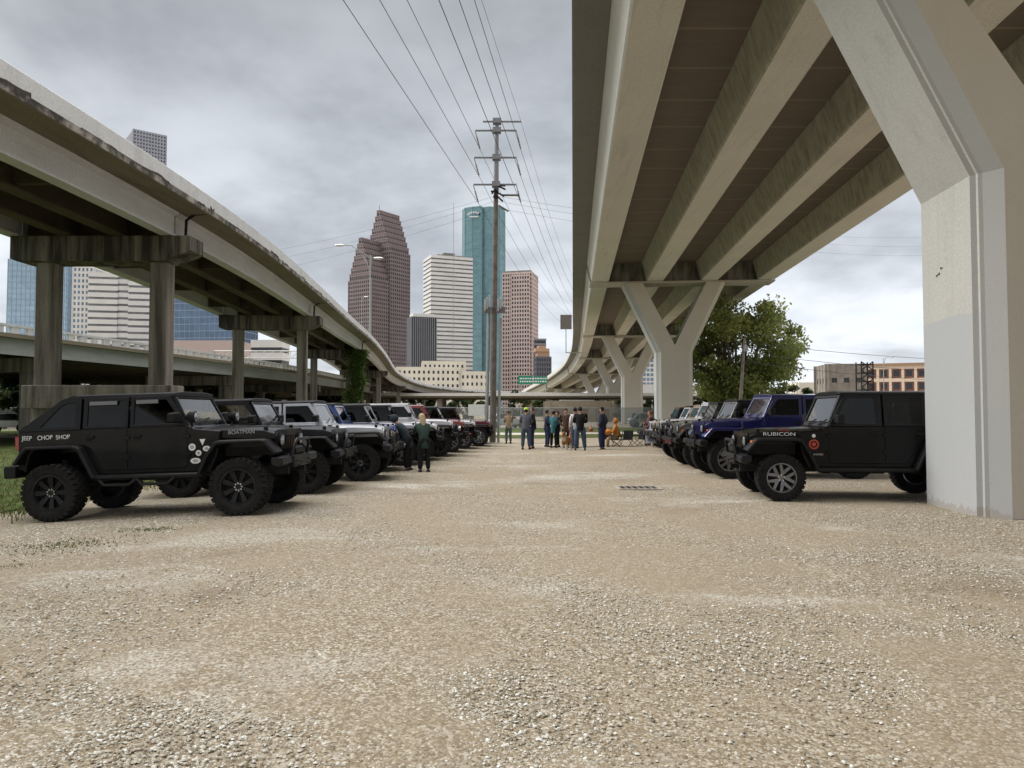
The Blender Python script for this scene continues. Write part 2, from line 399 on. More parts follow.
# storm drain grate set in the gravel
dr = empty('storm_drain', (2.70, 16.1, .012)); tag(dr, 'pale framed storm drain with dark slots set in the gravel', 'storm drain')
b = MB(); b.box(-.47, .47, -.36, -.27, -.06, .022); b.box(-.47, .47, .27, .36, -.06, .022); b.box(-.47, -.40, -.27, .27, -.06, .022); b.box(.40, .47, -.27, .27, -.06, .022)
b.build('drain_frame', plain('dusty_cast_frame', (.36, .32, .265), .9), dr, bevel=.01)
b = MB()
for i in range(7): b.box(-.40+i*.1333-.022, -.40+i*.1333+.022, -.268, .268, -.05, .018)
b.build('grate', plain('worn_iron', (.20, .18, .155), .8), dr)
b = MB(); b.box(-.399, .399, -.269, .269, -.06, .004); b.build('pit_shade_plate', plain('drain_darkness', (.006, .006, .006), .9), dr)  # near-black plate painted as the shade inside the pit
# ------------------------------------------------------------------ elevated roads
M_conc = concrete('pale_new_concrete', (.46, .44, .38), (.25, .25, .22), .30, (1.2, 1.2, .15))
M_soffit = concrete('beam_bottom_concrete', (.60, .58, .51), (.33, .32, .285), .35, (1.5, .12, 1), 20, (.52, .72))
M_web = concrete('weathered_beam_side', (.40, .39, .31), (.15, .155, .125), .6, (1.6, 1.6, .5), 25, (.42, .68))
M_fascia = concrete('pale_fascia_concrete', (.55, .55, .49), (.35, .34, .29), .3, (1.6, 1.6, .3), 25, (.5, .75))  # paler concrete for the parapets and the outermost beam
M_deck = None
def deck_mat():
    m, n, b = newmat('brown_deck_panels'); v = mapping(n)
    c = mixc(n, noise(n, mapping(n, (.25, 1.4, 1)), 3, 6, .7), (.10, .078, .060), (.18, .143, .112))
    wv = nd(n, 'ShaderNodeTexWave', wave_type='BANDS', bands_direction='Y'); wv.inputs['Scale'].default_value = .128; wv.inputs['Distortion'].default_value = .12; n.links.new(v, wv.inputs['Vector'])
    c = mixc(n, ramp(n, wv.outputs[0], [(.992, (0, 0, 0)), (.9995, (.6, .6, .6))]), c, (.27, .22, .165))
    n.links.new(c, b.inputs['Base Color']); b.inputs['Roughness'].default_value = .8; bump(n, b, noise(n, v, 6, 4), .2, .02)
    return m
M_deck = deck_mat()
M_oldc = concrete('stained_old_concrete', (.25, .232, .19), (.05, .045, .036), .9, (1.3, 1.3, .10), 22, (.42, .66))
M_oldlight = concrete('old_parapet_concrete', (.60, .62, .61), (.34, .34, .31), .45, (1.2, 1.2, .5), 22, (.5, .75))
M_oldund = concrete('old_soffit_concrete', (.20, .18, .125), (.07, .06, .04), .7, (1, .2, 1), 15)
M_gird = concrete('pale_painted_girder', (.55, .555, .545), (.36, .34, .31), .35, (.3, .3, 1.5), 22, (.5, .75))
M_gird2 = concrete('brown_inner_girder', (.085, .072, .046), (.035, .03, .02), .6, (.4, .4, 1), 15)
M_gird3 = concrete('grey_green_steel', (.33, .36, .34), (.2, .19, .16), .4, (.3, .3, 1.5), 18)
M_dark = plain('dark_grille_backing', (.03, .027, .022), .9)  # near-black panel behind the grille bars

M_capc2 = concrete('dark_streaked_cap', (.24, .23, .20), (.05, .05, .045), .85, (1.2, 1.2, .2), 22, (.38, .62))  # darker, streaked concrete for the flyover pier caps
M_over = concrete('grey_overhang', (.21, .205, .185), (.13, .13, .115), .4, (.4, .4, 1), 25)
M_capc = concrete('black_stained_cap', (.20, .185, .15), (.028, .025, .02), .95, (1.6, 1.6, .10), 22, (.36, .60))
class Path:
    """polyline with tangents; frame = right vector + up"""
    def __init__(s, pts, step=2.0):
        pts = [Vector(p) for p in pts]; out = []
        n = len(pts)
        for i in range(n-1):
            p0, p1, p2, p3 = pts[max(i-1, 0)], pts[i], pts[i+1], pts[min(i+2, n-1)]
            k = max(1, int((p2-p1).length/step))
            for j in range(k):
                t = j/k
                out.append(.5*((2*p1)+(p2-p0)*t+(2*p0-5*p1+4*p2-p3)*t*t+(3*p1-p0-3*p2+p3)*t**3))
        out.append(pts[-1]); s.p = out
        s.L = [0]
        for a, b in zip(out, out[1:]): s.L.append(s.L[-1]+(b-a).length)
    def frame(s, l):
        l = min(max(l, 0), s.L[-1]-1e-4); i = int(np.searchsorted(s.L, l, 'right')-1); i = min(i, len(s.p)-2)
        t = (l-s.L[i])/(s.L[i+1]-s.L[i]); p = s.p[i].lerp(s.p[i+1], t)
        a = s.p[max(i-1, 0)]; b = s.p[min(i+2, len(s.p)-1)]; d = (b-a); d.z = 0; d.normalize()
        return p, d, Vector((d.y, -d.x, 0))
    def at_y(s, y):
        for i in range(len(s.p)-1):
            if s.p[i].y <= y <= s.p[i+1].y: return s.L[i]+(y-s.p[i].y)/max(1e-6, s.p[i+1].y-s.p[i].y)*(s.L[i+1]-s.L[i])
        return s.L[-1]
    def sweep(s, mb, sec, l0, l1, step=2.0, mi=0, mis=None):
        n = max(1, int((l1-l0)/step)); rings = []
        for k in range(n+1):
            p, d, r = s.frame(l0+(l1-l0)*k/n)
            rings.append([p+r*u+Vector((0, 0, z)) for u, z in sec])
        b = len(mb.f); mb.loft(rings, mi)
        if mis:
            m = len(sec)
            for k in range(n):
                for i in range(m): mb.m[b+k*m+i] = mis[i]
    def matrix(s, l):
        p, d, r = s.frame(l)
        return Matrix(((r.x, d.x, 0, p.x), (r.y, d.y, 0, p.y), (0, 0, 1, 0), (0, 0, 0, 1))), p

# ---- new flyover on the right; path = left edge of deck, z = deck soffit (top of beams)
dirx = math.tan(math.atan(61/750))
RP = [(y*dirx, y, 12.5 if y < 40 else 12.5+.0*(y-40)) for y in (-60, -30, 0, 30, 60, 90, 112)]
RP += [(10.9, 140, 12.3), (11.3, 172, 11.3), (8.4, 202, 9.4), (3.6, 226, 7.2), (.6, 248, 4.9), (-.3, 272, 2.4), (.5, 300, -.8)]
rp = Path(RP)
fly = empty('flyover_bridge', (0, 0, 0)); tag(fly, 'tall new concrete flyover on Y-shaped piers running overhead at the right', 'bridge')
LS = rp.L[-1]
b = MB(); rp.sweep(b, [(0, .02), (.06, -.0), (1.06, -.0), (16.2, -.0), (16.2, .24), (0, .24)], 0, LS, 3, 0, [0, 0, 1, 0, 0, 0]); b.build('deck_slab', [M_over, M_deck], fly)
b = MB(); rp.sweep(b, [(.02, .24), (.38, .24), (.28, .60), (.24, 1.10), (.06, 1.10), (.02, .9)], 0, LS, 3); b.build('parapet', M_fascia, fly)
b = MB(); rp.sweep(b, [(15.85, .24), (16.18, .24), (16.15, 1.10), (15.95, 1.10)], 0, LS, 3); b.build('parapet', M_fascia, fly)
PY = [-31, 12.45, 55.6, 94.5, 132]
PL = [rp.at_y(y) for y in PY]; PL.append(PL[-1]+36); PL.append(PL[-1]+36)
GC = [2.0, 5.97, 9.85, 13.87]
for k in range(len(PL)):
    a = PL[k]+.95; e = (PL[k+1]-.95) if k+1 < len(PL) else LS
    for c in GC:
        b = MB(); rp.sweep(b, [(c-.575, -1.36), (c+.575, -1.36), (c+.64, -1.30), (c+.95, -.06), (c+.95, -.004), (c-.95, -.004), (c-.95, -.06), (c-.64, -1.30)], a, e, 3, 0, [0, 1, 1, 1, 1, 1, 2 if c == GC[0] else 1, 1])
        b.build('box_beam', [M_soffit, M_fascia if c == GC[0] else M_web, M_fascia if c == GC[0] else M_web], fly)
# first span behind the near pier
for c in GC:
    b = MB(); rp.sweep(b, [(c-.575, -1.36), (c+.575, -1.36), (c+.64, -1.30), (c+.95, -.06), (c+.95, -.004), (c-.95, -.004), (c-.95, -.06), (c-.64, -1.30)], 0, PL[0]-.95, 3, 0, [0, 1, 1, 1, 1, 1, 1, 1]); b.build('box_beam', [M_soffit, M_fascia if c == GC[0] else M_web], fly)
def y_pier(l, z0, ki, dz0, UC=7.35):
    M, p = rp.matrix(l); ztop = p.z-1.50
    t = empty('bridge_pier'); g = gz(p.x, p.y)
    prof = [(-1.30, .98), (-1.30, -.62), (-1.23, -.66), (-1.23, -.72), (-1.18, -.75), (-.99, -.98)]   # left half, front (-s) detail
    back = [(-.99, 1.25)]
    full = back+prof+[(-u, v) for u, v in prof[::-1]]+[(.99, 1.25)]
    def ring(pts, z, du=0): return [M @ Vector((UC+u+du, v, z)) for u, v in pts]
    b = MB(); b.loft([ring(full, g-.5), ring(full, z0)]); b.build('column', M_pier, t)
    k = .475
    for sg in (-1, 1):
        half = back+prof
        rings = []
        zc = z0+dz0
        for z in (z0, zc, ztop):
            off = -k*(z-z0); inner = -ki*max(0, z-zc)
            pts = [(u+off, v) for u, v in half]+[(inner, -.98), (inner, 1.25)]
            rings.append([M @ Vector((UC+(u if sg < 0 else -u), v, z)) for u, v in pts])
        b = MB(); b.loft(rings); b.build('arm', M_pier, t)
    return t, M, p
def pier_mat():
    m, n, b = newmat('pier_concrete'); v = mapping(n)
    big = noise(n, v, .5, 5, .6); st = noise(n, mapping(n, (1.5, 1.5, .12)), 2, 6, .65, .3); fi = noise(n, v, 28, 4)
    c = mixc(n, big, (.42, .425, .39), (.51, .51, .475))
    c = mixc(n, mth(n, 'MULTIPLY', ramp(n, st, [(.52, (0, 0, 0)), (.78, (1, 1, 1))]), .35), c, (.26, .25, .21))
    c = mixc(n, .35, c, ramp(n, fi, [(.3, (.6, .6, .6)), (.7, (1.2, 1.2, 1.2))]), 'MULTIPLY')
    # grey repaint over graffiti, on the outer (left) facets below 2.9 m, with a slightly wavering top edge
    tcx = nd(n, 'ShaderNodeTexCoord'); sp = nd(n, 'ShaderNodeSeparateXYZ'); n.links.new(tcx.outputs['Object'], sp.inputs[0])
    hz = mth(n, 'ADD', sp.outputs['Z'], mth(n, 'MULTIPLY', noise(n, v, 1.5, 2), .12))
    ge = nd(n, 'ShaderNodeNewGeometry'); sn = nd(n, 'ShaderNodeSeparateXYZ'); n.links.new(ge.outputs['True Normal'], sn.inputs[0])
    band = mth(n, 'MAXIMUM', mth(n, 'MULTIPLY', mth(n, 'LESS_THAN', sn.outputs['X'], -.9), mth(n, 'LESS_THAN', hz, 3.22)), mth(n, 'MULTIPLY', mth(n, 'LESS_THAN', sn.outputs['X'], -.5), mth(n, 'LESS_THAN', hz, 1.75)))
    c = mixc(n, mth(n, 'MULTIPLY', band, .8), c, (.385, .405, .415))
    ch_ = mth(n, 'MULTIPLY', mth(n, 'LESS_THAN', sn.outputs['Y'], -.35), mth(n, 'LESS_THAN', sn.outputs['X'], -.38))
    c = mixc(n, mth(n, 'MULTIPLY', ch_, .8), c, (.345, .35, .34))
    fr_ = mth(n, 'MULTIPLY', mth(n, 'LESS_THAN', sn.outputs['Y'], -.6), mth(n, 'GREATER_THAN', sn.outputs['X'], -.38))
    c = mixc(n, mth(n, 'MULTIPLY', fr_, .75), c, mixc(n, big, (.52, .475, .395), (.60, .55, .465)))  # tan front faces, lightened in the colour to replace missing ground bounce
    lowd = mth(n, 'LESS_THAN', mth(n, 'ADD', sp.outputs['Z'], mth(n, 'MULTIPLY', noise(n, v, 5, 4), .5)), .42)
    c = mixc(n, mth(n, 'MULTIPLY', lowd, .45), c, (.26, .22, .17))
    # bug holes
    vo = nd(n, 'ShaderNodeTexVoronoi'); vo.inputs['Scale'].default_value = 7; n.links.new(v, vo.inputs['Vector'])
    c = mixc(n, mth(n, 'MULTIPLY', mth(n, 'LESS_THAN', vo.outputs['Distance'], .045), .6), c, (.12, .11, .09))
    n.links.new(c, b.inputs['Base Color']); b.inputs['Roughness'].default_value = .85; b.inputs['Specular IOR Level'].default_value = .25
    bump(n, b, mth(n, 'ADD', mth(n, 'MULTIPLY', fi, .5), big), .25, .02); return m
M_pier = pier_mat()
ORD = ['nearest Y-shaped concrete pier with grey repainted patch, beside the black vehicle', 'Y-shaped concrete pier with widely spread arms next to the green tree', 'Y-shaped concrete pier behind the seated person in orange', 'slim Y-shaped concrete pier right behind the group of standing people', 'farthest small Y-shaped pier under the curving flyover']
for k in range(1, len(PL)):
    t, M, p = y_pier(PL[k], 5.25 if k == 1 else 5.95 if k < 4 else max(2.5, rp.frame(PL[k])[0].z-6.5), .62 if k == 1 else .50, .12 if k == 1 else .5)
    tag(t, ORD[min(k-1, 4)], 'bridge pier', 'Y-shaped piers of the flyover')
    b = MB(); zc = p.z
    b.box(1.25, 14.5, -.94, .94, zc-1.50, zc-1.365, 0, M); b.build('bearing_ledge', M_conc, fly, bevel=.02)
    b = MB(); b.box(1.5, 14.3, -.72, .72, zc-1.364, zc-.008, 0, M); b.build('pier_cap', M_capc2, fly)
    if k == 1:
        b = MB()
        for v0, z0_, v1, z1_ in ((.36, 3.93, .48, 3.91), (.39, 3.95, .36, 3.91), (.48, 3.91, .45, 3.885), (.26, 4.0, .33, 4.02), (.33, 4.02, .31, 3.985)): b.tube([M @ Vector((7.35-1.302, v0, z0_)), M @ Vector((7.35-1.302, v1, z1_))], .009, 5)
        b.build('graffiti_tag', M_blk, t)
# diaphragm plates hide nothing: beams simply rest on the caps

# sign on an outrigger bracket at the flyover edge
sg = empty('roadside_sign', at(566, 322, 108)); tag(sg, 'brown back of a rectangular sign on a bracket beside the flyover parapet', 'road sign')
b = MB(); b.box(-.82, .82, -.04, .04, -1.05, 1.05); b.build('sign_panel', plain('brown_sign_back', (.13, .115, .10), .8), sg)
b = MB(); b.box(-.06, .06, .06, .16, -4.4, 1.0); b.box(-.06, 2.2, .06, .16, -4.5, -4.38); b.build('bracket', M_gird3, sg)

# ---- old elevated road on the left; path = right outer edge, z = parapet top
LP_ = [(-16, -40, 8.75), (-14, -25, 8.75), (-12.0, -8, 8.75), (-10.65, 8, 8.75), (-9.95, 20, 8.75), (-9.95, 30, 8.75), (-10.75, 42, 8.75), (-11.9, 56, 8.75), (-13, 70, 8.75), (-14.4, 86, 8.4), (-16, 105, 7.5), (-16, 122, 6.9), (-14.3, 138, 6.5), (-9, 153, 6.25), (-1.5, 164, 6.1), (10, 172, 6.0), (26, 178, 6.0)]
lp = Path(LP_); LL = lp.L[-1]; W = 7.0
old = empty('elevated_road'); tag(old, 'old stained elevated road curving away above the left row of vehicles', 'bridge')
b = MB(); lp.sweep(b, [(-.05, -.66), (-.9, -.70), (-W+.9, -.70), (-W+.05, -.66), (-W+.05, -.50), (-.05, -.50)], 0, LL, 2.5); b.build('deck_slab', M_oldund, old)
for u0, sgn in ((-.04, -1), (-W+.04, 1)):
    b = MB(); lp.sweep(b, [(u0, -.50), (u0+sgn*.34, -.50), (u0+sgn*.22, -.02), (u0+sgn*.20, 0), (u0+sgn*.05, 0), (u0+sgn*.02, -.03)], 0, LL, 2.5); b.build('parapet', M_oldlight, old)
# broken, rebar-stained strip under the parapet: ragged dark spalls
b = MB(); rg = random.Random(4); l = 1.0
while l < LL-3:
    p, d, r = lp.frame(l); L_ = rg.uniform(.2, 1.5); h = rg.uniform(.03, .13)
    z0 = -.485+rg.uniform(-.02, .02); q, d2, r2 = lp.frame(l+L_)
    n = 6; top = [(i/n, z0+h*rg.uniform(.15, 1)) for i in range(n+1)]
    ring0 = [p.lerp(q, t)+r*(-.042)+Vector((0, 0, z)) for t, z in top]+[p.lerp(q, t)+r*(-.042)+Vector((0, 0, z0-.02)) for t in (1, 0)]
    ring1 = [v+r*.014 for v in ring0]
    b.loft([ring0, ring1]); l += L_+rg.uniform(.15, 2.2)
b.build('spalled_edge', plain('spalled_concrete', (.05, .042, .035), .9, 0, .5, 12), old, smooth=None)
def edge_mat():
    m, n, b = newmat('grimy_slab_edge'); v = mapping(n)
    f = noise(n, v, 1.6, 6, .7); c = ramp(n, f, [(.40, (.04, .035, .03)), (.50, (.14, .13, .11)), (.60, (.34, .33, .29))])
    n.links.new(c, b.inputs['Base Color']); b.inputs['Roughness'].default_value = .9; bump(n, b, f, .5, .03); return m
b = MB(); lp.sweep(b, [(-.045, -.64), (-.03, -.64), (-.025, -.47), (-.045, -.47)], 0, LL, 2.5); b.build('slab_edge', edge_mat(), old)
LPL = [lp.at_y(y) for y in (4, 24, 44, 68, 92, 116, 136)]; LPL.append(LPL[-1]+22)
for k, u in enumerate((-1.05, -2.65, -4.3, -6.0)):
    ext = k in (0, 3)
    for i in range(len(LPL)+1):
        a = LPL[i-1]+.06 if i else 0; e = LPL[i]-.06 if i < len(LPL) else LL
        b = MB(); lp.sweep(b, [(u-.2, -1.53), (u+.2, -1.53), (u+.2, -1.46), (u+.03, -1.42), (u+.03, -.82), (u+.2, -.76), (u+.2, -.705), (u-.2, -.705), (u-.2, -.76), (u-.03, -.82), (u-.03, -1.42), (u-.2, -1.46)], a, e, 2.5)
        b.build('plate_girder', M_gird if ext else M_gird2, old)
b = MB(); l = 2.0
while l < LL-4:
    M, p = lp.matrix(l)
    for u0, u1 in ((-2.60, -1.10), (-4.25, -2.70), (-5.95, -4.35)): b.box(u0, u1, -.06, .06, p.z-1.36, p.z-.80, 0, M)
    l += 5.7
b.build('cross_bracing', M_gird2, old)
# drain pipes hugging the exterior girder
for y in (24.3, 44.3, 68.3):
    M, p = lp.matrix(lp.at_y(y)); b = MB()
    pts = [(-.1, 0, p.z-.62), (-.5, 0, p.z-.66), (-.78, 0, p.z-.86), (-.80, 0, p.z-1.5)]
    b.tube([M @ Vector(q) for q in pts], .05, 8); b.build('drain_pipe', M_under, old)
bent_lab = ['two-column stained concrete bent with tie beam right behind the black fastback', 'second two-column bent of the old elevated road, behind the silver vehicle', 'ivy covered bent under the bend of the old elevated road']
def bent(l, k, cols=(-1.40, -5.06), capu=(-.30, -6.05), cw=.27):
    M, p = lp.matrix(l); t = empty('bridge_bent'); zt = p.z-1.535; g = gz(p.x-3, p.y)-.3
    b = MB(); u1, u0 = capu
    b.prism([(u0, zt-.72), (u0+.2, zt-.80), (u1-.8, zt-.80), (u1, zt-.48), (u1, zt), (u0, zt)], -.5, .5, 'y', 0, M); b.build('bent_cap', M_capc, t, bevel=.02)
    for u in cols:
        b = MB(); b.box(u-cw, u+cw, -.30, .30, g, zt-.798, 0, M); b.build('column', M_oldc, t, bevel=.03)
    if k == 0:
        b = MB(); b.box(cols[1]-.55, cols[0]+.55, -.47, .47, 1.74, 2.48, 0, M); b.build('tie_beam', M_oldc, t, bevel=.03)
    return t, M
for k, l in enumerate(LPL[1:]):
    t, M = bent(l, k)
    tag(t, bent_lab[k] if k < 3 else 'farther bent under the descending end of the old elevated road', 'bridge pier', 'concrete bents of the old elevated road')
# street light standing on the parapet
def cobra(name, base, h, arms, label):
    t = empty(name, base); tag(t, label, 'street light')
    b = MB(); b.tube([(0, 0, 0), (0, 0, h)], [.11, .06], 8); b.build('pole', M_gird3, t)
    for sx, rise, ln in arms:
        b = MB(); b.tube([(0, 0, h-1.4), (sx*ln*.35, 0, h-.1+rise*.4), (sx*ln*.7, 0, h+rise*.95), (sx*ln, 0, h+rise)], .045, 6)
        b.tube([(0, 0, h-.3), (sx*ln*.5, 0, h+rise*.7)], .03, 6); b.build('arm', M_gird3, t)
        b = MB(); b.ball((sx*(ln+.35), 0, h+rise-.02), .5, .18, .12, 10); b.build('lamp_head', M_chrome, t, smooth=60)
M, p = lp.matrix(lp.at_y(69)); cobra('street_lamp', (p.x-.2, p.y, p.z), 7.4, ((-1, .9, 2.5), (1, -.3, .4)), 'tall grey double arm street lamp rising from the old elevated road')
cobra('street_lamp', (-30.2, 150, 0), 24.4, ((1, .3, .5),), 'pale lamp head in front of the brown stepped tower')

# ---- low elevated road further left, behind the bents
SP = [(-31, 0, 6.0), (-28.6, 15, 6.0), (-25, 36.7, 6.0), (-22.4, 54, 6.0), (-20.8, 69, 6.0), (-20.4, 84, 6.0), (-20.8, 104, 6.0), (-23, 130, 6.0), (-27, 160, 6)]
sp_ = Path(SP); SL = sp_.L[-1]; low = empty('elevated_road'); tag(low, 'lower grey-green elevated road with crumbling railing behind the bents at left', 'bridge')
b = MB(); sp_.sweep(b, [(0, -.66), (-24, -.66), (-24, -.45), (0, -.45)], 0, SL, 3); b.build('deck_slab', M_oldund, low)
for u in (-.35, -2.6, -5, -7.6, -10, -12.6, -16, -20, -23.6):
    b = MB(); sp_.sweep(b, [(u-.05, -1.5), (u+.05, -1.5), (u+.05, -.665), (u-.05, -.665)], 0, SL, 3); b.build('plate_girder', M_gird3 if u == -.35 else M_gird2, low)
b = MB(); sp_.sweep(b, [(-.05, -.12), (-.25, -.12), (-.25, 0), (-.05, 0)], 0, SL, 3); l = 1
rg = random.Random(9)
while l < SL:
    M, p = sp_.matrix(l); wd = rg.uniform(.15, .34); b.box(-.23, -.07, -wd, wd, p.z-.455, p.z-.115, 0, M); l += .95
b.build('railing', M_oldlight, low)
for y in (22, 40, 60, 80, 100, 124):
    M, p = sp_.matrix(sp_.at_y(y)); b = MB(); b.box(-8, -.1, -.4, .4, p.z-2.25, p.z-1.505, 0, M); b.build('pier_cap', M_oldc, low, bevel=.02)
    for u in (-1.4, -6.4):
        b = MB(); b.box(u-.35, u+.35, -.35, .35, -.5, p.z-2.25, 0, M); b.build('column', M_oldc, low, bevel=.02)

# ---- thin straight road crossing the view far behind the people
cr = empty('elevated_road'); tag(cr, 'thin straight white-edged road crossing low behind the group of people', 'bridge')
b = MB(); b.box(-70, 47, 124, 134, 3.95, 4.25); b.build('deck_slab', M_oldund, cr)
b = MB(); b.box(-70, 47, 123.8, 124.1, 4.22, 4.68); b.build('parapet', plain('whitewashed_rail', C(208, 208, 202), .8), cr)
b = MB(); b.box(-70, 47, 124.4, 124.8, 3.7, 3.945); b.box(-70, 47, 132.4, 132.8, 3.7, 3.945); b.build('plate_girder', M_gird2, cr)
for i in range(13):
    x = -66+i*9
    b = MB(); b.box(x-.45, x+.45, 124.6, 125.5, -.5, 3.7); b.box(x-.45, x+.45, 131.5, 132.4, -.5, 3.7); b.build('column', M_oldc, cr)
# dark low road further back below the left bridge
for k, (yy, zz, x0, x1) in enumerate(((150, 5.0, -120, -18), (100, 4.7, -110, -32))):
    c2 = empty('elevated_road'); tag(c2, ('distant low concrete road beneath the left bridges, on short columns', 'distant dark road seen through the bents at far left')[k], 'bridge')
    b = MB(); b.box(x0, x1, yy, yy+9, zz-.9, zz-.1); b.build('deck_slab', M_oldund, c2)
    b = MB(); b.box(x0, x1, yy-.3, yy, zz-.95, zz+.5); b.build('parapet', M_oldc, c2)
    for i in range(int((x1-x0)/9)):
        b = MB(); b.box(x0+4+i*9, x0+5+i*9, yy+1, yy+2, -.5, zz-.9); b.build('column', M_oldc, c2)
# ------------------------------------------------------------------ downtown towers
def facade_glass(name, col, rough=.12, metal=.0, var=.25):
    if name in MATS: return MATS[name]
    m, n, b = newmat(name); v = mapping(n)
    wv = nd(n, 'ShaderNodeTexVoronoi'); wv.inputs['Scale'].default_value = .25; n.links.new(v, wv.inputs['Vector'])
    sp = nd(n, 'ShaderNodeSeparateColor'); n.links.new(wv.outputs['Color'], sp.inputs[0])
    c = ramp(n, sp.outputs[0], [(0, tuple(x*(1-var) for x in col)), (1, tuple(x*(1+var) for x in col))])
    n.links.new(c, b.inputs['Base Color']); b.inputs['Roughness'].default_value = rough; b.inputs['Metallic'].default_value = metal
    MATS[name] = m; return m
FG_dark = facade_glass('dark_window_glass', (.022, .024, .03), .2)
def fbox(bw, bg, x0, x1, y0, y1, z0, z1, fh, sp, bay=0, pier=.5, e=.25, roof=True):
    """storeys: glass core, spandrel slabs sp of each storey high, piers every bay"""
    bg.box(x0, x1, y0, y1, z0, z1-.05)
    n = max(1, int(round((z1-z0)/fh))); fh = (z1-z0)/n
    if sp > 0:
        for i in range(n):
            bw.box(x0-e, x1+e, y0-e, y1+e, z0+i*fh+fh*(1-sp), z0+(i+1)*fh-.02)
    if bay:
        ee = e+.06
        for (a0, a1, horiz) in ((x0, x1, 1), (y0, y1, 0)):
            k = max(1, int(round((a1-a0)/bay)))
            for i in range(k+1):
                c = a0+(a1-a0)*i/k
                if horiz: bw.box(c-pier/2, c+pier/2, y0-ee, y0+.1, z0, z1-.01); bw.box(c-pier/2, c+pier/2, y1-.1, y1+ee, z0, z1-.01)
                else: bw.box(x0-ee, x0+.1, c-pier/2, c+pier/2, z0, z1-.01); bw.box(x1-.1, x1+ee, c-pier/2, c+pier/2, z0, z1-.01)
def tower(label, loc, rz, boxes, wall, glassm, fh=3.9, sp=.45, bay=0, pier=.6, e=.25, name='office_tower'):
    t = empty(name, loc, rz); tag(t, label, 'skyscraper' if name == 'office_tower' else 'building')
    bw, bg = MB(), MB()
    for q in boxes: fbox(bw, bg, *q, fh, sp, bay, pier, e)
    if bw.f: bw.build('facade', wall, t)
    bg.build('glazing', glassm, t)
    return t
def wd(px, D): return (px-512)/FPX*D
def ht(py, D): return at(512, py, D).z
FG_grey = facade_glass('grey_window_glass', (.14, .145, .15), .3)  # tower glass lightened in the colour in place of haze
M_granite = plain('brown_red_granite', C(116, 105, 105), .7, 0, .1, .1)
M_ptwhite = plain('white_precast', C(200, 201, 198), .7, 0, .08, .1)
M_cream = plain('cream_stone', C(206, 202, 188), .8, 0, .08, .1)
M_rose = plain('rose_granite', C(188, 172, 167), .7, 0, .08, .1)
M_greyc = plain('grey_metal_fins', C(120, 122, 128), .6, 0, .1, .1)
M_greyp = plain('grey_precast', C(140, 144, 154), .7, 0, .1, .1)
M_roofg = plain('flat_roof', C(120, 118, 112), .9, 0, .15, .3)
# stepped gable tower: gables face front-left, the ridge runs back to the right
D = 720
t = empty('office_tower', (wd(377, D), D, 0), R(-35)); tag(t, 'brown stepped tower with gabled setbacks', 'skyscraper')
bw, bg, rf = MB(), MB(), MB()
def seg(cx, hw, y0, y1, ze, zp, n, pw):
    fbox(bw, bg, cx-hw, cx+hw, y0, y1, 0, ze, 3.9, .42, 2.6, 1.1, .3)
    for i in range(n):
        h = hw-(hw-pw)*(i+1)/n; z0, z1 = ze+(zp-ze)*i/n, ze+(zp-ze)*(i+1)/n
        fbox(bw, bg, cx-h, cx+h, y0, y1, z0, z1, 3.9, .42, 2.6, 1.1, .3)
        rf.box(cx-h-.5, cx+h+.5, y0-.6, y1+.6, z1, z1+.8)
seg(0, 16.5, 0.4, 27, ht(252, D), ht(211, D), 7, 1.6)
seg(0, 15.5, -23, 0, ht(283, D), ht(243, D), 7, 1.6)
bw.build('facade', M_granite, t); bg.build('glazing', FG_dark, t); rf.build('coping', plain('slate_coping', C(128, 112, 112), .6), t)
b = MB(); b.tube([(0, 1.5, ht(211, D)), (0, 1.5, ht(205, D))], .3, 6); b.build('spire', M_greyc, t)
D = 650
b_ = tower('white tower with closely stacked horizontal window bands', (wd(447.5, D), D, 0), R(22), [(-18.5, 18.5, -12, 12, 0, ht(259, D))], M_ptwhite, FG_grey, 3.6, .66)
b = MB(); b.box(-12, 12, -8, 8, ht(259, D), ht(257, D)); b.box(-5, 5, -4, 4, ht(257, D), ht(254, D)); b.build('roof_plant', M_roofg, b_)
FG_teal = facade_glass('teal_mirror_glass', (.16, .285, .31), .15, .2, .12)
D = 830
t = empty('office_tower', (wd(483.5, D), D, 0)); tag(t, 'tall teal glass tower with white emblem near the top', 'skyscraper')
hw = wd(505, D)-wd(483.5, D); zt = ht(211, D)
pts = []
for k in range(10): q = PI+k*PI/18*.9; pts.append((-hw*.28+hw*.72*math.cos(q) if k < 6 else None, None))
plan = [(-hw, 6), (-hw*.97, -6), (-hw*.85, -13), (-hw*.5, -18), (-hw*.05, -20), (-hw*.05, -16), (hw*.3, -19), (hw*.75, -16), (hw*.97, -8), (hw, 4), (hw, 20), (-hw, 20)]
b = MB(); b.prism(plan, 0, zt, 'z'); b.build('glazing', FG_teal, t)
b = MB()
for i in range(int(zt/8)): b.prism([(x*1.004, y*1.006) for x, y in plan], i*8+3.2, i*8+3.9, 'z')
for x, y in plan[:10]: b.box(x*1.004-.25, x*1.004+.25, y*1.006-.3, y*1.006+.2, 0, zt)
b.build('mullions', plain('teal_mullions', (.17, .28, .31), .3, .2, .1, .2), t)
b = MB()
for k in range(7):
    q = -1.0+k*.33; x = -hw*.42+7.5*math.sin(q); z = ht(221, D)+5.2*math.cos(q)-1
    b = MB(); b.box(x-.75, x+.75, -21.6, -20.9, z-.8, z+.8); b.build('emblem', M_white, t)
b.box(-hw*.42-5, -hw*.42+5, -21.6, -20.9, ht(221, D)-1.2, ht(221, D)-.2); b.build('emblem', M_white, t)
D = 700
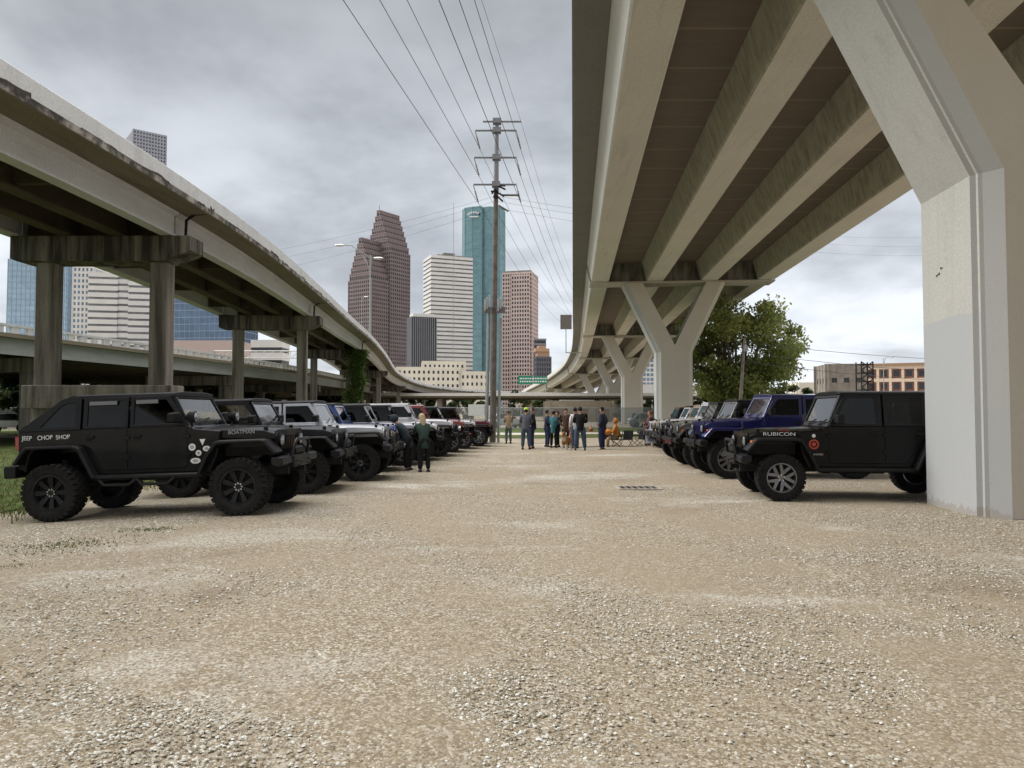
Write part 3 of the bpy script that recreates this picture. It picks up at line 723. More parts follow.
b_ = tower('rose grey tower with striped rounded front', (wd(519.5, D), D, 0), R(-14), [(-14, 14, -9, 16, 0, ht(274, D)), (-5, 12, -11, -9.4, 0, ht(277, D))], M_rose, FG_dark, 3.9, .4, 2.4, 1.0)
b = MB(); b.box(-12, 12, -7, 14, ht(274, D), ht(272, D)); b.build('roof_plant', M_roofg, b_)
D = 560
b_ = tower('low dark grey tower with fine vertical fins', (wd(421.5, D), D, 0), R(20), [(-9.5, 9.5, -7, 7, 0, ht(318, D))], M_greyc, FG_dark, 30, 0, 1.6, .5)
b = MB(); b.box(-8, 8, -6, 6, ht(318, D), ht(314.5, D)); b.build('roof_plant', M_ptwhite, b_)
D = 480
tower('long cream stone building with small square windows', (wd(440, D), D, 0), R(8), [(-27, 12, -10, 10, 0, ht(368, D)), (-11, 15, -9, 9, 0, ht(362, D)), (12.5, 30, -10, 8, 0, ht(372, D))], M_cream, FG_dark, 4.2, .55, 3.0, 1.7, .3, 'stone_building')
D = 600
b_ = tower('small dark tower topped by a tan crown', (wd(542.5, D), D, 0), R(10), [(-5.8, 5.8, -5, 5, 0, ht(357, D))], plain('dark_grey_stone', C(84, 86, 94), .7, 0, .1, .2), FG_dark, 3.9, .4, 2, .9)
b = MB(); b.box(-5, 5, -4, 4, ht(357, D), ht(352, D)); b.box(-6.4, 4.6, -5, 4, ht(352, D), ht(349, D)); b.box(-4, 2, -4, 3, ht(349, D), ht(346, D)); b.build('crown', plain('tan_crown', C(168, 136, 112), .8), b_)
tower('dark slim tower just behind the tan crowned one', (wd(538, 640), 640, 0), R(4), [(-3.2, 6.5, -4, 6, 0, ht(339, 640))], M_greyc, FG_dark, 3.9, .4)
m_ = empty('radio_mast', (wd(453, 600), 600, 0)); tag(m_, 'thin pale radio mast behind the white banded tower', 'mast')
b = MB(); b.tube([(0, 0, 0), (0, 0, ht(203, 600))], .22, 6); b.build('lattice', M_greyp, m_)
# left cluster seen between the bents
FG_sky = facade_glass('pale_blue_glass', (.30, .42, .52), .12, .3, .1); FG_blue = facade_glass('deep_blue_glass', (.09, .14, .22), .1, .3, .15); FG_mid = facade_glass('blue_grey_glass', (.14, .2, .27), .12, .2, .2)
M_mull = plain('blue_mullions', (.22, .3, .38), .4)
tower('pale blue glass tower at far left behind the bent', (wd(39, 520), 520, 0), R(4), [(-17, 16, -10, 10, 0, ht(262, 520))], M_mull, FG_sky, 3.9, .12, 3, .25, .12)
tower('narrow blue glass tower between two bent columns', (wd(70, 540), 540, 0), R(4), [(-9, 9, -8, 8, 0, ht(268, 540))], M_mull, FG_mid, 3.9, .12, 2.6, .25, .12)
tower('white gridded tower with square windows behind the bent', (wd(88, 470), 470, 0), R(6), [(-6.6, 5.2, -8, 8, 0, ht(268, 470))], M_ptwhite, FG_mid, 3.6, .45, 2.4, 1.1)
tower('broad white tower with long horizontal window strips', (wd(124, 460), 460, 0), R(12), [(-18, -2, -10, 8, 0, ht(276, 460)), (-1.8, 4.2, -9, 7, 0, ht(262, 460)), (4.4, 20, -10.5, 8, 0, ht(264, 460))], M_ptwhite, FG_grey, 4.0, .66)
tower('dark blue glass block right of the bent column', (wd(206, 430), 430, 0), R(-6), [(-24, 24, -8, 14, 0, ht(298, 430))], M_mull, FG_blue, 3.9, .1, 3, .2, .1)
tower('low pink building under the old elevated road', (wd(206, 260), 260, 0), R(0), [(-13, 13, -6, 6, 0, ht(342, 260))], plain('pink_stucco', C(170, 156, 150), .9), FG_dark, 8, .8, 0, .6, .2, 'low_building')
tower('white low building behind the latticed sign gantry', (wd(270, 300), 300, 0), R(0), [(-6, 6, -5, 5, 0, ht(341, 300))], M_ptwhite, FG_dark, 5, .6, 0, .6, .2, 'low_building')
tower('grey gridded tower top rising above the old elevated road', (wd(141.5, 900), 900, 0), R(38), [(-18, 18, -20, 20, 0, ht(137, 900))], M_greyp, FG_dark, 4.2, .5, 3.4, 1.7)
g_ = empty('sign_gantry', (wd(268, 110), 110, 0)); tag(g_, 'latticed steel sign gantry over the lower road at left', 'gantry')
b = MB(); z0, z1 = ht(358, 110), ht(351, 110)
for z in (z0, z1): b.tube([(-8, 0, z), (12, 0, z)], .09, 5)
for i in range(16): b.tube([(-8+i*1.25, 0, z0), (-8+(i+1)*1.25, 0, z1)], .05, 4); b.tube([(-8+(i+1)*1.25, 0, z1), (-8+(i+1)*1.25, 0, z0)], .05, 4)
b.build('truss', M_ptwhite, g_)
b = MB(); b.tube([(12, 0, 0), (12, 0, z1)], .2, 6); b.tube([(-8, 0, 0), (-8, 0, z1)], .2, 6); b.build('post', M_gird3, g_)
# green highway sign
h_ = empty('highway_sign', (wd(534, 190), 190, 0)); tag(h_, 'green highway sign on posts over the distant road', 'road sign')
z0, z1 = ht(385, 190), ht(376.5, 190)
b = MB(); b.box(-4.0, -.3, -.1, .1, z0+.2, z1+.2); b.box(-.1, 3.4, -.1, .1, z0+.3, z1); b.build('sign_panel', plain('green_sign', C(20, 130, 100), .5, 0, .05), h_)
b = MB(); rg = random.Random(3)
for zc in (.33, .68):
    x = -3.6
    while x < 3.0:
        L_ = rg.uniform(.25, .6); b.box(x, x+L_, -.13, -.11, z0+(z1-z0)*zc, z0+(z1-z0)*zc+.35); x += L_+.18
b.build('legend', M_white, h_)
b = MB(); b.tube([(-3.3, .25, 0), (-3.3, .25, z1)], .16, 6); b.tube([(3.0, .25, 0), (3.0, .25, z1)], .16, 6); b.build('post', M_gird3, h_)

# right side, beyond the lot
t = tower('four storey cream and brick building with a grid of windows at right', (wd(871, 240), 240, 0), R(-25), [(-1.5, 66, 0, 20, 0, ht(366, 240))], plain('cream_render', C(206, 188, 168), .85), plain('brick_infill', C(112, 80, 70), .9, 0, .3, 2), 3.9, .28, 3.6, .8, .18, 'brick_building')
fhh = ht(366, 240)/4
for f in range(4):
    for i in range(12):
        b = MB(); b.box(-1.5+i*3.553+.95, -1.5+i*3.553+2.6, -.06, .02, f*fhh+.6, f*fhh+2.5); b.build('window', FG_dark, t)

b = MB(); b.box(-2, 66.5, -.6, 20.5, ht(366, 240), ht(366, 240)+.7); b.build('roof_edge', plain('brown_roof_edge', C(150, 122, 100), .9), t)
tower('weathered grey concrete loft building beyond the blue vehicle', (wd(852, 140), 142, 0), R(-8), [(-3.4, 3.2, 0, 8, 0, ht(363, 140))], plain('grey_block', C(128, 122, 114), .9, 0, .25, 1), FG_dark, 4, .75, 2.2, 1.2, .1, 'loft_building')
t = empty('water_tank_frame', (wd(865, 130), 130, 0)); tag(t, 'dark lattice stair tower beside the brick building', 'stair tower')
b = MB(); zt = ht(362, 130)
for x in (-1, 1):
    for y in (-1, 1): b.tube([(x, y, 0), (x, y, zt)], .12, 5)
for i in range(7):
    z = zt*i/7; b.box(-1.1, 1.1, -1.1, 1.1, z+.9, z+1.1)
    b.tube([(-1, -1, z), (1, -1, z+zt/7)], .1, 5); b.tube([(1, -1, z), (-1, -1, z+zt/7)], .1, 5)
b.build('lattice', M_under, t); t.name = 'stair_tower'
tower('long low cream wall with small dark openings beyond the tree', (wd(842, 170), 172, 0), R(0), [(-9, 6, 0, 6, 0, ht(382, 170))], M_cream, FG_dark, 3.5, .7, 2.2, 1.3, .12, 'low_building')
tower('low pale building with brown door behind the fence', (wd(580, 118), 119, 0), R(0), [(-5, 4.5, -6, 4, 0, ht(401, 118))], plain('drab_render', C(150, 142, 126), .9, 0, .2, 1), plain('brown_shutter', C(120, 82, 58), .8), 3.9, .38, 3.2, 1.1, .12, 'low_building')
tower('white roofed shed right of the slim pier', (wd(603, 145), 150, 0), R(0), [(-8, 15, -4, 4, 0, ht(397, 145))], M_ptwhite, FG_mid, 4, .5, 0, .6, .2, 'low_building')
tower('white graffiti marked low building between two piers', (wd(650, 200), 200, 0), R(0), [(-12, 12, -4, 6, 0, ht(385, 200))], M_ptwhite, FG_dark, 9, .85, 0, .6, .2, 'low_building')
tower('distant blue glass tower glimpsed between two piers', (wd(651, 600), 620, 0), R(0), [(-14, 14, -8, 8, 0, ht(352, 600))], M_ptwhite, FG_mid, 3.9, .3, 3, .6)

# ------------------------------------------------------------------ fence along the back of the lot
def chain_mat():
    m, n, b = newmat('chain_link')
    v = mapping(n, (1, 1, 1), 'Object', (0, R(45), 0)); w = nd(n, 'ShaderNodeTexBrick'); w.offset = 0
    tr = nd(n, 'ShaderNodeBsdfTransparent'); x = nd(n, 'ShaderNodeMixShader')
    sp = nd(n, 'ShaderNodeSeparateXYZ'); n.links.new(v, sp.inputs[0])
    def line(s): return mth(n, 'LESS_THAN', mth(n, 'ABSOLUTE', mth(n, 'SUBTRACT', mth(n, 'FRACT', mth(n, 'MULTIPLY', s, 13.0)), .5)), .16)
    f = mth(n, 'MAXIMUM', line(sp.outputs[0]), line(sp.outputs[2]))
    b.inputs['Base Color'].default_value = (.34, .35, .35, 1); b.inputs['Roughness'].default_value = .5; b.inputs['Metallic'].default_value = .4
    n.links.new(f, x.inputs[0]); n.links.new(tr.outputs[0], x.inputs[1]); n.links.new(b.outputs[0], x.inputs[2]); n.links.new(x.outputs[0], n.nodes['Material Output'].inputs[0]); return m
M_chain = chain_mat(); M_galv = plain('galvanised_steel', (.36, .37, .38), .5, .5, .15, 8)
fe = empty('chain_link_fence', (0, 66, 0)); tag(fe, 'long galvanised chain link fence at the back of the lot', 'fence')
b = MB(); b.add([(-45, 0, .05), (45, 0, .05), (45, 0, 1.95), (-45, 0, 1.95)], [(0, 1, 2, 3)]); b.build('mesh_panel', M_chain, fe, fix=False)
for i in range(25):
    b = MB(); b.tube([(-45+i*3.75, .06, -.3), (-45+i*3.75, .06, 2.05)], .04, 6); b.build('post', M_galv, fe)
b = MB(); b.tube([(-45, .04, 1.97), (45, .04, 1.97)], .03, 6); b.build('top_rail', M_galv, fe)
for px, w_, h_, lab in ((478.3, .88, .9, 'larger white notice board on the fence left of the utility pole'), (488.3, .32, .75, 'narrow white notice board on the fence touching the utility pole')):
    b = MB(); c = at(px, 410, 65.85); b.box(c.x-w_, c.x+w_, 65.83, 65.87, c.z-h_*.55, c.z+h_*.55); o = b.build('notice_board', M_white); tag(o, lab, 'sign')

# ------------------------------------------------------------------ utility pole, wires
M_wood = plain('weathered_pole_wood', (.13, .112, .095), .9, 0, .35, 3, 0, .4)
M_polesteel = plain('dull_pole_steel', (.19, .195, .205), .6, .2, .15, 5)
M_insul = plain('insulator_grey', (.16, .15, .16), .4)
PB = at(492.5, 441.5, 39.6); PB.z = 0
PT = at(497, 122, 39.6)
up = empty('utility_pole', PB); tag(up, 'tall leaning power pole with steel top, crossarms and phone antennas', 'utility pole')
dx = PT.x-PB.x; H = PT.z
def pp(z): return (dx*z/H, 0, z)
b = MB(); b.tube([pp(-.5), pp(ht(186, 39.6))], [.17, .12], 12); b.build('timber_pole', M_wood, up, smooth=40)
b = MB(); zs_ = ht(192, 39.6); b.tube([(dx*zs_/H, .02, zs_), (PT.x-PB.x, .02, H)], [.145, .09], 12); b.build('steel_top', M_polesteel, up, smooth=40)
b = MB(); b.tube([(-.34, .1, -.3), (-.34+dx*.62, .1, ht(303, 39.6))], .095, 10); b.build('conduit', M_galv, up, smooth=40)
b = MB(); b.tube([(.30, .12, -.3), (.30+dx*.6, .12, ht(318, 39.6))], .07, 8); b.build('conduit', M_galv, up, smooth=40)
tips = []
for py, pl, pr in ((121.5, 483, 521), (130.5, 475.3, 516.5), (157.5, 474.3, 516.5), (184.5, 473.5, 516.5)):
    L_, R_ = at(pl, py, 39.6)-PB, at(pr, py, 39.6)-PB; L_.z = R_.z = (L_.z+R_.z)/2
    b = MB(); b.tube([L_, R_], .055, 6); c = pp(L_.z); b.box(c[0]-.22, c[0]+.22, -.2, .2, L_.z-.13, L_.z+.13); b.build('crossarm', M_polesteel, up)
    if py > 125:
        for P, s_ in ((L_, 1), (R_, 1)):
            a = P+Vector((0, 0, -.05)); e = P+Vector((.24, .55, -.85)); b = MB(); b.tube([a, e], .022, 6)
            for q in range(7): c = a.lerp(e, .35+q*.09); b.ball(c, .055, .055, .03, 8)
            b.build('insulator', M_insul, up); tips.append(e+PB)
    else: tips += [L_+PB, R_+PB]
for k, (px, py, sx) in enumerate(((487.5, 303, -1), (500.5, 303, 1))):
    c = at(px, py, 39.5)-PB
    for j in (-1, 0, 1):
        b = MB(); b.box(c.x+j*.12-.04, c.x+j*.12+.04, -.32-.1*abs(j), -.22-.1*abs(j), c.z-.36+.1*j, c.z+.28+.1*j); b.build('antenna', plain('antenna_shell', (.38, .39, .40), .5), up, bevel=.02)
    b = MB(); b.box(c.x-.3, c.x+.3, -.2, -.1, c.z-.3, c.z-.22); b.box(c.x-.25, c.x+.25, -.22, -.12, c.z-.55, c.z-.32); b.build('bracket', M_insul, up)
b = MB()                                                              # tangle of hardware where timber and steel meet
rg = random.Random(2)
for i in range(9):
    z = ht(190, 39.6)+rg.uniform(-.35, .25); a = rg.uniform(-1, 1); c = pp(z); b.tube([(c[0], -.1, z), (c[0]+a*.55, -.25, z-rg.uniform(.05, .5))], .05, 5)
b.build('transformer_hardware', M_under, up)
b = MB(); c = pp(ht(195, 39.6)); b.box(c[0]+.3, c[0]+1.25, -.05, .05, c[2]-.05, c[2]+.03); b.tube([(c[0]+.15, -.1, c[2]-.6), (c[0]+.65, -.3, c[2]-.95)], .06, 6)
b.build('service_arm', M_wood, up)
M_wire = plain('wire', (.035, .035, .04), .6)
def wire(a, b_, sag, r, label, grp, n=24):
    pts = [Vector(a).lerp(Vector(b_), i/n)-Vector((0, 0, sag*4*(i/n)*(1-i/n))) for i in range(n+1)]
    m = MB(); m.tube(pts, r, 4); o = m.build('power_line', M_wire); tag(o, label, 'power line', grp); return o
tops = [(None, 440), (482, 482), (408, 408), (475, 475), (380, 380), (460, 460), (345, 345), (440, 440)]
names = ['upper left', 'upper right', 'middle left', 'middle right', 'lower left', 'lower right']
for k, tp in enumerate(tips):
    xt = (377, 482, 408, 475, 381, 460, 345, 440)[k]
    if k == 0: continue
    top = at(xt, 0, 10); d = (top-Vector((0, 0, CAMZ)))/10          # direction per metre of Y
    Yt = (tp.z-CAMZ)/d.z; Pt = Vector((d.x*Yt, Yt, tp.z)); back = tp+(Pt-tp)*((39.6+34)/(39.6-Yt))
    lab = 'thin shield wire above the crossarms' if k == 1 else 'power line from the %s crossarm tip, running overhead towards the viewer' % names[k-2]
    wire(back, tp, .1, .008 if k == 1 else .013, lab, 'overhead power lines')
    f = Vector((9.2+(tp.x-PB.x)*.7, 104, tp.z+.4))
    wire(tp, f, 1.6, .008 if k == 1 else .011, ('thin shield wire' if k == 1 else 'power line from the %s crossarm tip' % names[k-2])+' running on to the flyover', 'overhead power lines')
for k, (za, xl, yl, zl, xr, zr) in enumerate(((196, -58, 95, 21.5, 60, 24), (201, -58, 97, 20.3, 60, 22.8), (208, -58, 99, 19, 60, 21.6))):
    c = PB+Vector(pp(ht(za, 39.6)))
    wire(c, (xl, yl, zl), 2.2, .006, ('topmost', 'middle', 'lowest')[k]+' of three faint cross wires left of the power pole', 'cross wires')
    wire(c, (xr, 92, zr), 1.5, .006, ('topmost', 'middle', 'lowest')[k]+' of three faint cross wires right of the power pole', 'cross wires')
# small timber pole by the tree with lines running to the right
q = at(739, 400, 50); sp2 = empty('utility_pole', (q.x, 50, 0)); tag(sp2, 'slim bare timber pole standing in front of the green tree', 'utility pole')
qt = at(744.5, 338, 50)
b = MB(); b.tube([(-.1, 0, -.3), (qt.x-q.x, 0, qt.z)], [.13, .09], 10); b.build('timber_pole', plain('grey_pole_wood', (.25, .22, .19), .9, 0, .3, 3), sp2, smooth=40)
b = MB(); b.box(qt.x-q.x-.12, qt.x-q.x+.14, -.2, -.1, qt.z-.9, qt.z-.5); b.build('junction_box', M_galv, sp2)
for k, (z0, ex, ey, ez) in enumerate(((-.3, 60, 75, 7.0), (-1.0, 60, 75, 5.6), (-1.6, 58, 72, 4.6))):
    wire((qt.x, 50, qt.z+z0), (ex, ey, ez), .7, .016, ('highest', 'middle', 'lowest')[k]+' of the three wires running right from the slim timber pole', 'wires beyond the tree')
cobra('street_lamp', (wd(884, 140), 140, 0), ht(358, 140), ((1, .2, 1.2),), 'grey street lamp in front of the brick building')

# ------------------------------------------------------------------ trees
def leaf_mat(name, a, b_, c_):
    m, n, b = newmat(name); v = mapping(n)
    at_ = nd(n, 'ShaderNodeAttribute'); at_.attribute_name = 'shade'
    c = ramp(n, at_.outputs['Fac'], [(0, a), (.55, b_), (1, c_)]); n.links.new(c, b.inputs['Base Color']); b.inputs['Roughness'].default_value = .6
    b.inputs['Specular IOR Level'].default_value = .25
    tr = nd(n, 'ShaderNodeBsdfTranslucent'); n.links.new(c, tr.inputs[0]); x = nd(n, 'ShaderNodeMixShader'); x.inputs[0].default_value = .42
    n.links.new(b.outputs[0], x.inputs[1]); n.links.new(tr.outputs[0], x.inputs[2]); n.links.new(x.outputs[0], n.nodes['Material Output'].inputs[0]); return m
M_leaf = leaf_mat('tree_leaves', (.15, .19, .055), (.30, .34, .11), (.46, .46, .18))
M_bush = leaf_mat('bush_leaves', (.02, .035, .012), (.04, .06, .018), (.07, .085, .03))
M_ivy = leaf_mat('ivy_leaves', (.05, .09, .02), (.09, .15, .035), (.16, .21, .06))
M_bark = plain('bark', (.085, .07, .055), .95, 0, .4, 4, 0, .5)
def leaves(name, P, size, seed, mat, parent=None, shade=None, drop=0.0):
    rg = np.random.default_rng(seed); N = len(P); s = size*(.6+.8*rg.random(N))
    u = rg.normal(size=(N, 3)); u /= np.linalg.norm(u, axis=1)[:, None]; v = rg.normal(size=(N, 3)); v -= (v*u).sum(1)[:, None]*u; v /= np.linalg.norm(v, axis=1)[:, None]
    u *= s[:, None]; v *= s[:, None]*.6
    Vv = np.stack([P-u, P+v-.1*u, P+u, P-v-.1*u], 1).reshape(-1, 3)
    me = np_mesh(name, Vv, np.arange(4*N).reshape(-1, 4)); me.materials.append(mat)
    a = me.attributes.new('shade', 'FLOAT', 'FACE'); sh = rg.random(N) if shade is None else np.clip(shade+rg.normal(0, .16, N), 0, 1); a.data.foreach_set('value', sh.astype(np.float32))
    return link(name, me, parent)
def limb(mb, p0, p1, r0, r1, rg, bend=.12):
    p0, p1 = Vector(p0), Vector(p1); L_ = (p1-p0).length; pts = [p0]
    for i in (1, 2, 3): pts.append(p0.lerp(p1, i/4)+Vector([rg.uniform(-1, 1)*bend*L_*.4 for _ in range(3)]))
    pts.append(p1); mb.tube(pts, [r0+(r1-r0)*i/4 for i in range(5)], 7); return pts
def tree(name, base, H, rx, ry, ncl, nleaf, lsize, seed, label, mat, cat='tree', trunk_h=.3, group=None, low=.22):
    rg = random.Random(seed); t = empty(name, base); tag(t, label, cat, group)
    b = MB(); fork = Vector((rg.uniform(-.2, .2), rg.uniform(-.2, .2), H*trunk_h)); limb(b, (0, 0, -.3), fork, H*.035, H*.028, rg, .06)
    pts, sh = [], []; rgn = np.random.default_rng(seed)
    cl = []
    for i in range(ncl):
        for _ in range(50):
            q = Vector((rg.uniform(-1, 1), rg.uniform(-1, 1), rg.uniform(-1, 1)))
            if .35 < q.length < 1: break
        wz = 1-(max(0, -q.z))*.35
        c = Vector((q.x*rx*wz, q.y*ry*wz, H*(.5+low/2)+q.z*H*(.5-low/2)*.92)); cl.append(c)
        cr = rg.uniform(.5, 1.0)*min(rx, ry)*.30
        k = int(nleaf/ncl*rg.uniform(.5, 1.5)); d = rgn.normal(size=(k, 3)); d /= np.linalg.norm(d, axis=1)[:, None]; d *= (rgn.random(k)**.45)[:, None]*cr*np.array([1.15, 1.15, .75])
        pts.append(np.array(c)+d); tone = rg.gauss(.42, .2)
        sh.append(np.full(k, tone))
    for i, c in enumerate(cl):
        if i % 4 == 0:
            p = limb(b, fork, fork.lerp(c, .55), H*.018, H*.009, rg); limb(b, p[-1], c, H*.009, H*.003, rg)
        elif i % 2 == 0: limb(b, fork.lerp(c, .5), c, H*.006, H*.002, rg)
    b.build('trunk', M_bark, t, smooth=60)
    leaves('crown', np.concatenate(pts), lsize, seed, mat, t, np.concatenate(sh)); return t
q = at(752, 411, 60); tree('broadleaf_tree', (q.x-1.1, 60, 0), 11.4, 4.9, 4.7, 130, 34000, .135, 11, 'tall green broadleaf tree standing right of the flyover pier', M_leaf, trunk_h=.24, low=.13)
for i, (px, D, H, rx, lab) in enumerate(((716, 66, 4.6, 3.4, 'low dark shrub left of the tall green tree'), (795, 70, 4.2, 3.2, 'low dark shrub right of the tall green tree'))):
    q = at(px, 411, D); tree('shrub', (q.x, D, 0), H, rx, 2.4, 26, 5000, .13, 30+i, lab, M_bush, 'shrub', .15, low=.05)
far = [(-38, 62, 5.4), (-33, 70, 5.2), (-44, 68, 5.6), (-31, 84, 5.4), (-43, 54, 4.6), (-38, 88, 6), (-50, 64, 5.5), (-75, 118, 7), (-66, 128, 8), (-58, 112, 6), (-50, 140, 9), (-43, 116, 6), (-36, 142, 8), (-30, 118, 5), (-25, 145, 7), (-17, 143, 6), (-9, 141, 5.5), (-1, 146, 6), (-62, 88, 6.5), (-54, 80, 6), (-46, 84, 5), (8, 150, 5)]  # bushes added to make the space under the roads dark
for i, (x, y, H) in enumerate(far):
    tree('bush', (x, y, 0), H, H*.75, H*.6, 16, 1500, .32, 50+i, 'dark bush added to darken the space under the distant elevated roads', M_bush, 'bush', .15, 'bushes under the distant roads', .03)
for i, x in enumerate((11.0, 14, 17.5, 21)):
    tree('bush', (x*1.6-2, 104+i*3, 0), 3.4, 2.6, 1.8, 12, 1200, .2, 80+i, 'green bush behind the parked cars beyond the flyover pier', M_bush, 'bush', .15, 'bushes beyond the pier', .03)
# ivy on the third bent
M, p = lp.matrix(lp.at_y(68)); rgn = np.random.default_rng(5); N = 7000; k = rgn.random(N)
zc = rgn.random(N)**.8*7.2; wob = .35*np.sin(zc*1.7)+.25*np.sin(zc*3.1+1)
u = -1.35+rgn.normal(0, .36, N)+wob*.5+.5*np.clip(zc-5, 0, 2)*rgn.random(N); vv = -.5-.35*rgn.random(N)
side = rgn.random(N) < .35; u = np.where(side, -.85+.25*rgn.random(N)+.2*wob, u); vv = np.where(side, (rgn.random(N)-.5), vv)
P = np.array([tuple(M @ Vector((a, c, z))) for a, c, z in zip(u, vv, zc)])
o = leaves('ivy', P, .11, 6, M_ivy); tag(o, 'green ivy climbing the right column of the third bent', 'ivy')
# ------------------------------------------------------------------ vehicles
MESH = {}
def share(key, fn):
    if key not in MESH: MESH[key] = fn()
    return MESH[key]
def text_mesh(txt, size, ext=.002):
    cu = bpy.data.curves.new('lettering', 'FONT'); cu.body = txt; cu.size = size; cu.extrude = ext; cu.align_x = 'CENTER'; cu.align_y = 'CENTER'
    o = bpy.data.objects.new('lettering', cu); COL.objects.link(o); bpy.context.view_layer.update()
    me = bpy.data.meshes.new_from_object(o.evaluated_get(bpy.context.evaluated_depsgraph_get())); bpy.data.objects.remove(o); return me
def lettering(txt, size, parent, loc, rot, mat, sx=1, name='lettering', bold=0):
    me = text_mesh(txt, size); me.materials.clear(); me.materials.append(mat)
    o = link(name, me, parent); o.location = loc; o.rotation_euler = rot; o.scale = (sx, 1, 1); return o
def tyre_mesh(r, w):
    b = MB(); h = w/2; ri = r*.60
    prof = [(ri, -h*.78), (ri+.02, -h*.9), (r*.78, -h*1.0), (r*.92, -h*.97), (r*.965, -h*.80), (r*.965, h*.80), (r*.92, h*.97), (r*.78, h), (ri+.02, h*.9), (ri, h*.78)]
    b.lathe(prof, 40, 'y')
    n = 30
    for i in range(n):
        for row, (y0, y1, off) in enumerate(((-.96, -.52, 0), (-.46, -.03, .5), (.03, .46, .1), (.52, .96, .6))):
            q = 2*PI*(i+off)/n; M = Matrix.Rotation(q, 4, 'Y')
            dx = .36*2*PI*r/n; b.box(-dx, dx, y0*h, y1*h, r*.955, r, 0, M)
            if row in (0, 3) and i % 1 == 0:
                ys = (-1.03*h, -.90*h) if row == 0 else (.90*h, 1.03*h); b.box(-dx*.9, dx*.9, ys[0], ys[1], r*.86, r*.985, 0, M)
    return b.mesh('tyre', M_rubber, 30)
def rim_mesh(r, w, style):
    """outer face towards -y"""
    R_ = r*.61; h = w/2; b = MB()
    b.lathe([(R_*1.0, -h*.82), (R_*1.03, -h*.86), (R_*.96, -h*.88), (R_*.92, -h*.72), (R_*.88, -h*.30), (R_*.88, h*.7), (R_*1.0, h*.8)], 36, 'y', 0)
    b.lathe([(.004, -h*.28), (R_*.9, -h*.22)], 36, 'y', 1)
    b.lathe([(.005, -h*.62), (R_*.14, -h*.62), (R_*.2, -h*.54), (R_*.24, -h*.3)], 20, 'y', 0 if style != 'steel' else 1)
    ns = 5 if style == 'five' else 8
    for i in range(ns):
        q = 2*PI*i/ns
        M = Matrix.Rotation(q, 4, 'Y')
        if style == 'five':
            for s in (-1, 1):
                b.add([(s*.012, -h*.60, R_*.16), (s*.055+.02*s, -h*.60, R_*.18), (s*R_*.34, -h*.74, R_*.9), (s*R_*.16, -h*.74, R_*.93), (s*.012, -h*.35, R_*.16), (s*.075, -h*.35, R_*.18), (s*R_*.34, -h*.45, R_*.9), (s*R_*.16, -h*.45, R_*.93)],
                      [(0, 1, 2, 3), (7, 6, 5, 4), (0, 4, 5, 1), (1, 5, 6, 2), (2, 6, 7, 3), (3, 7, 4, 0)], 0, M)
        else:
            wd_ = R_*.15; b.add([(-wd_*.6, -h*.52, R_*.18), (wd_*.6, -h*.52, R_*.18), (wd_, -h*.66, R_*.92), (-wd_, -h*.66, R_*.92), (-wd_*.6, -h*.3, R_*.18), (wd_*.6, -h*.3, R_*.18), (wd_, -h*.4, R_*.92), (-wd_, -h*.4, R_*.92)],
                      [(0, 1, 2, 3), (7, 6, 5, 4), (0, 4, 5, 1), (1, 5, 6, 2), (2, 6, 7, 3), (3, 7, 4, 0)], 0, M)
        M2 = Matrix.Rotation(q+.35, 4, 'Y'); b.box(-.011, .011, -h*.66, -h*.5, R_*.16, R_*.16+.022, 2, M2)
    return b.mesh('wheel', [M_rimgrey if style == 'five' else M_rimblk, M_under, M_chrome], 35)
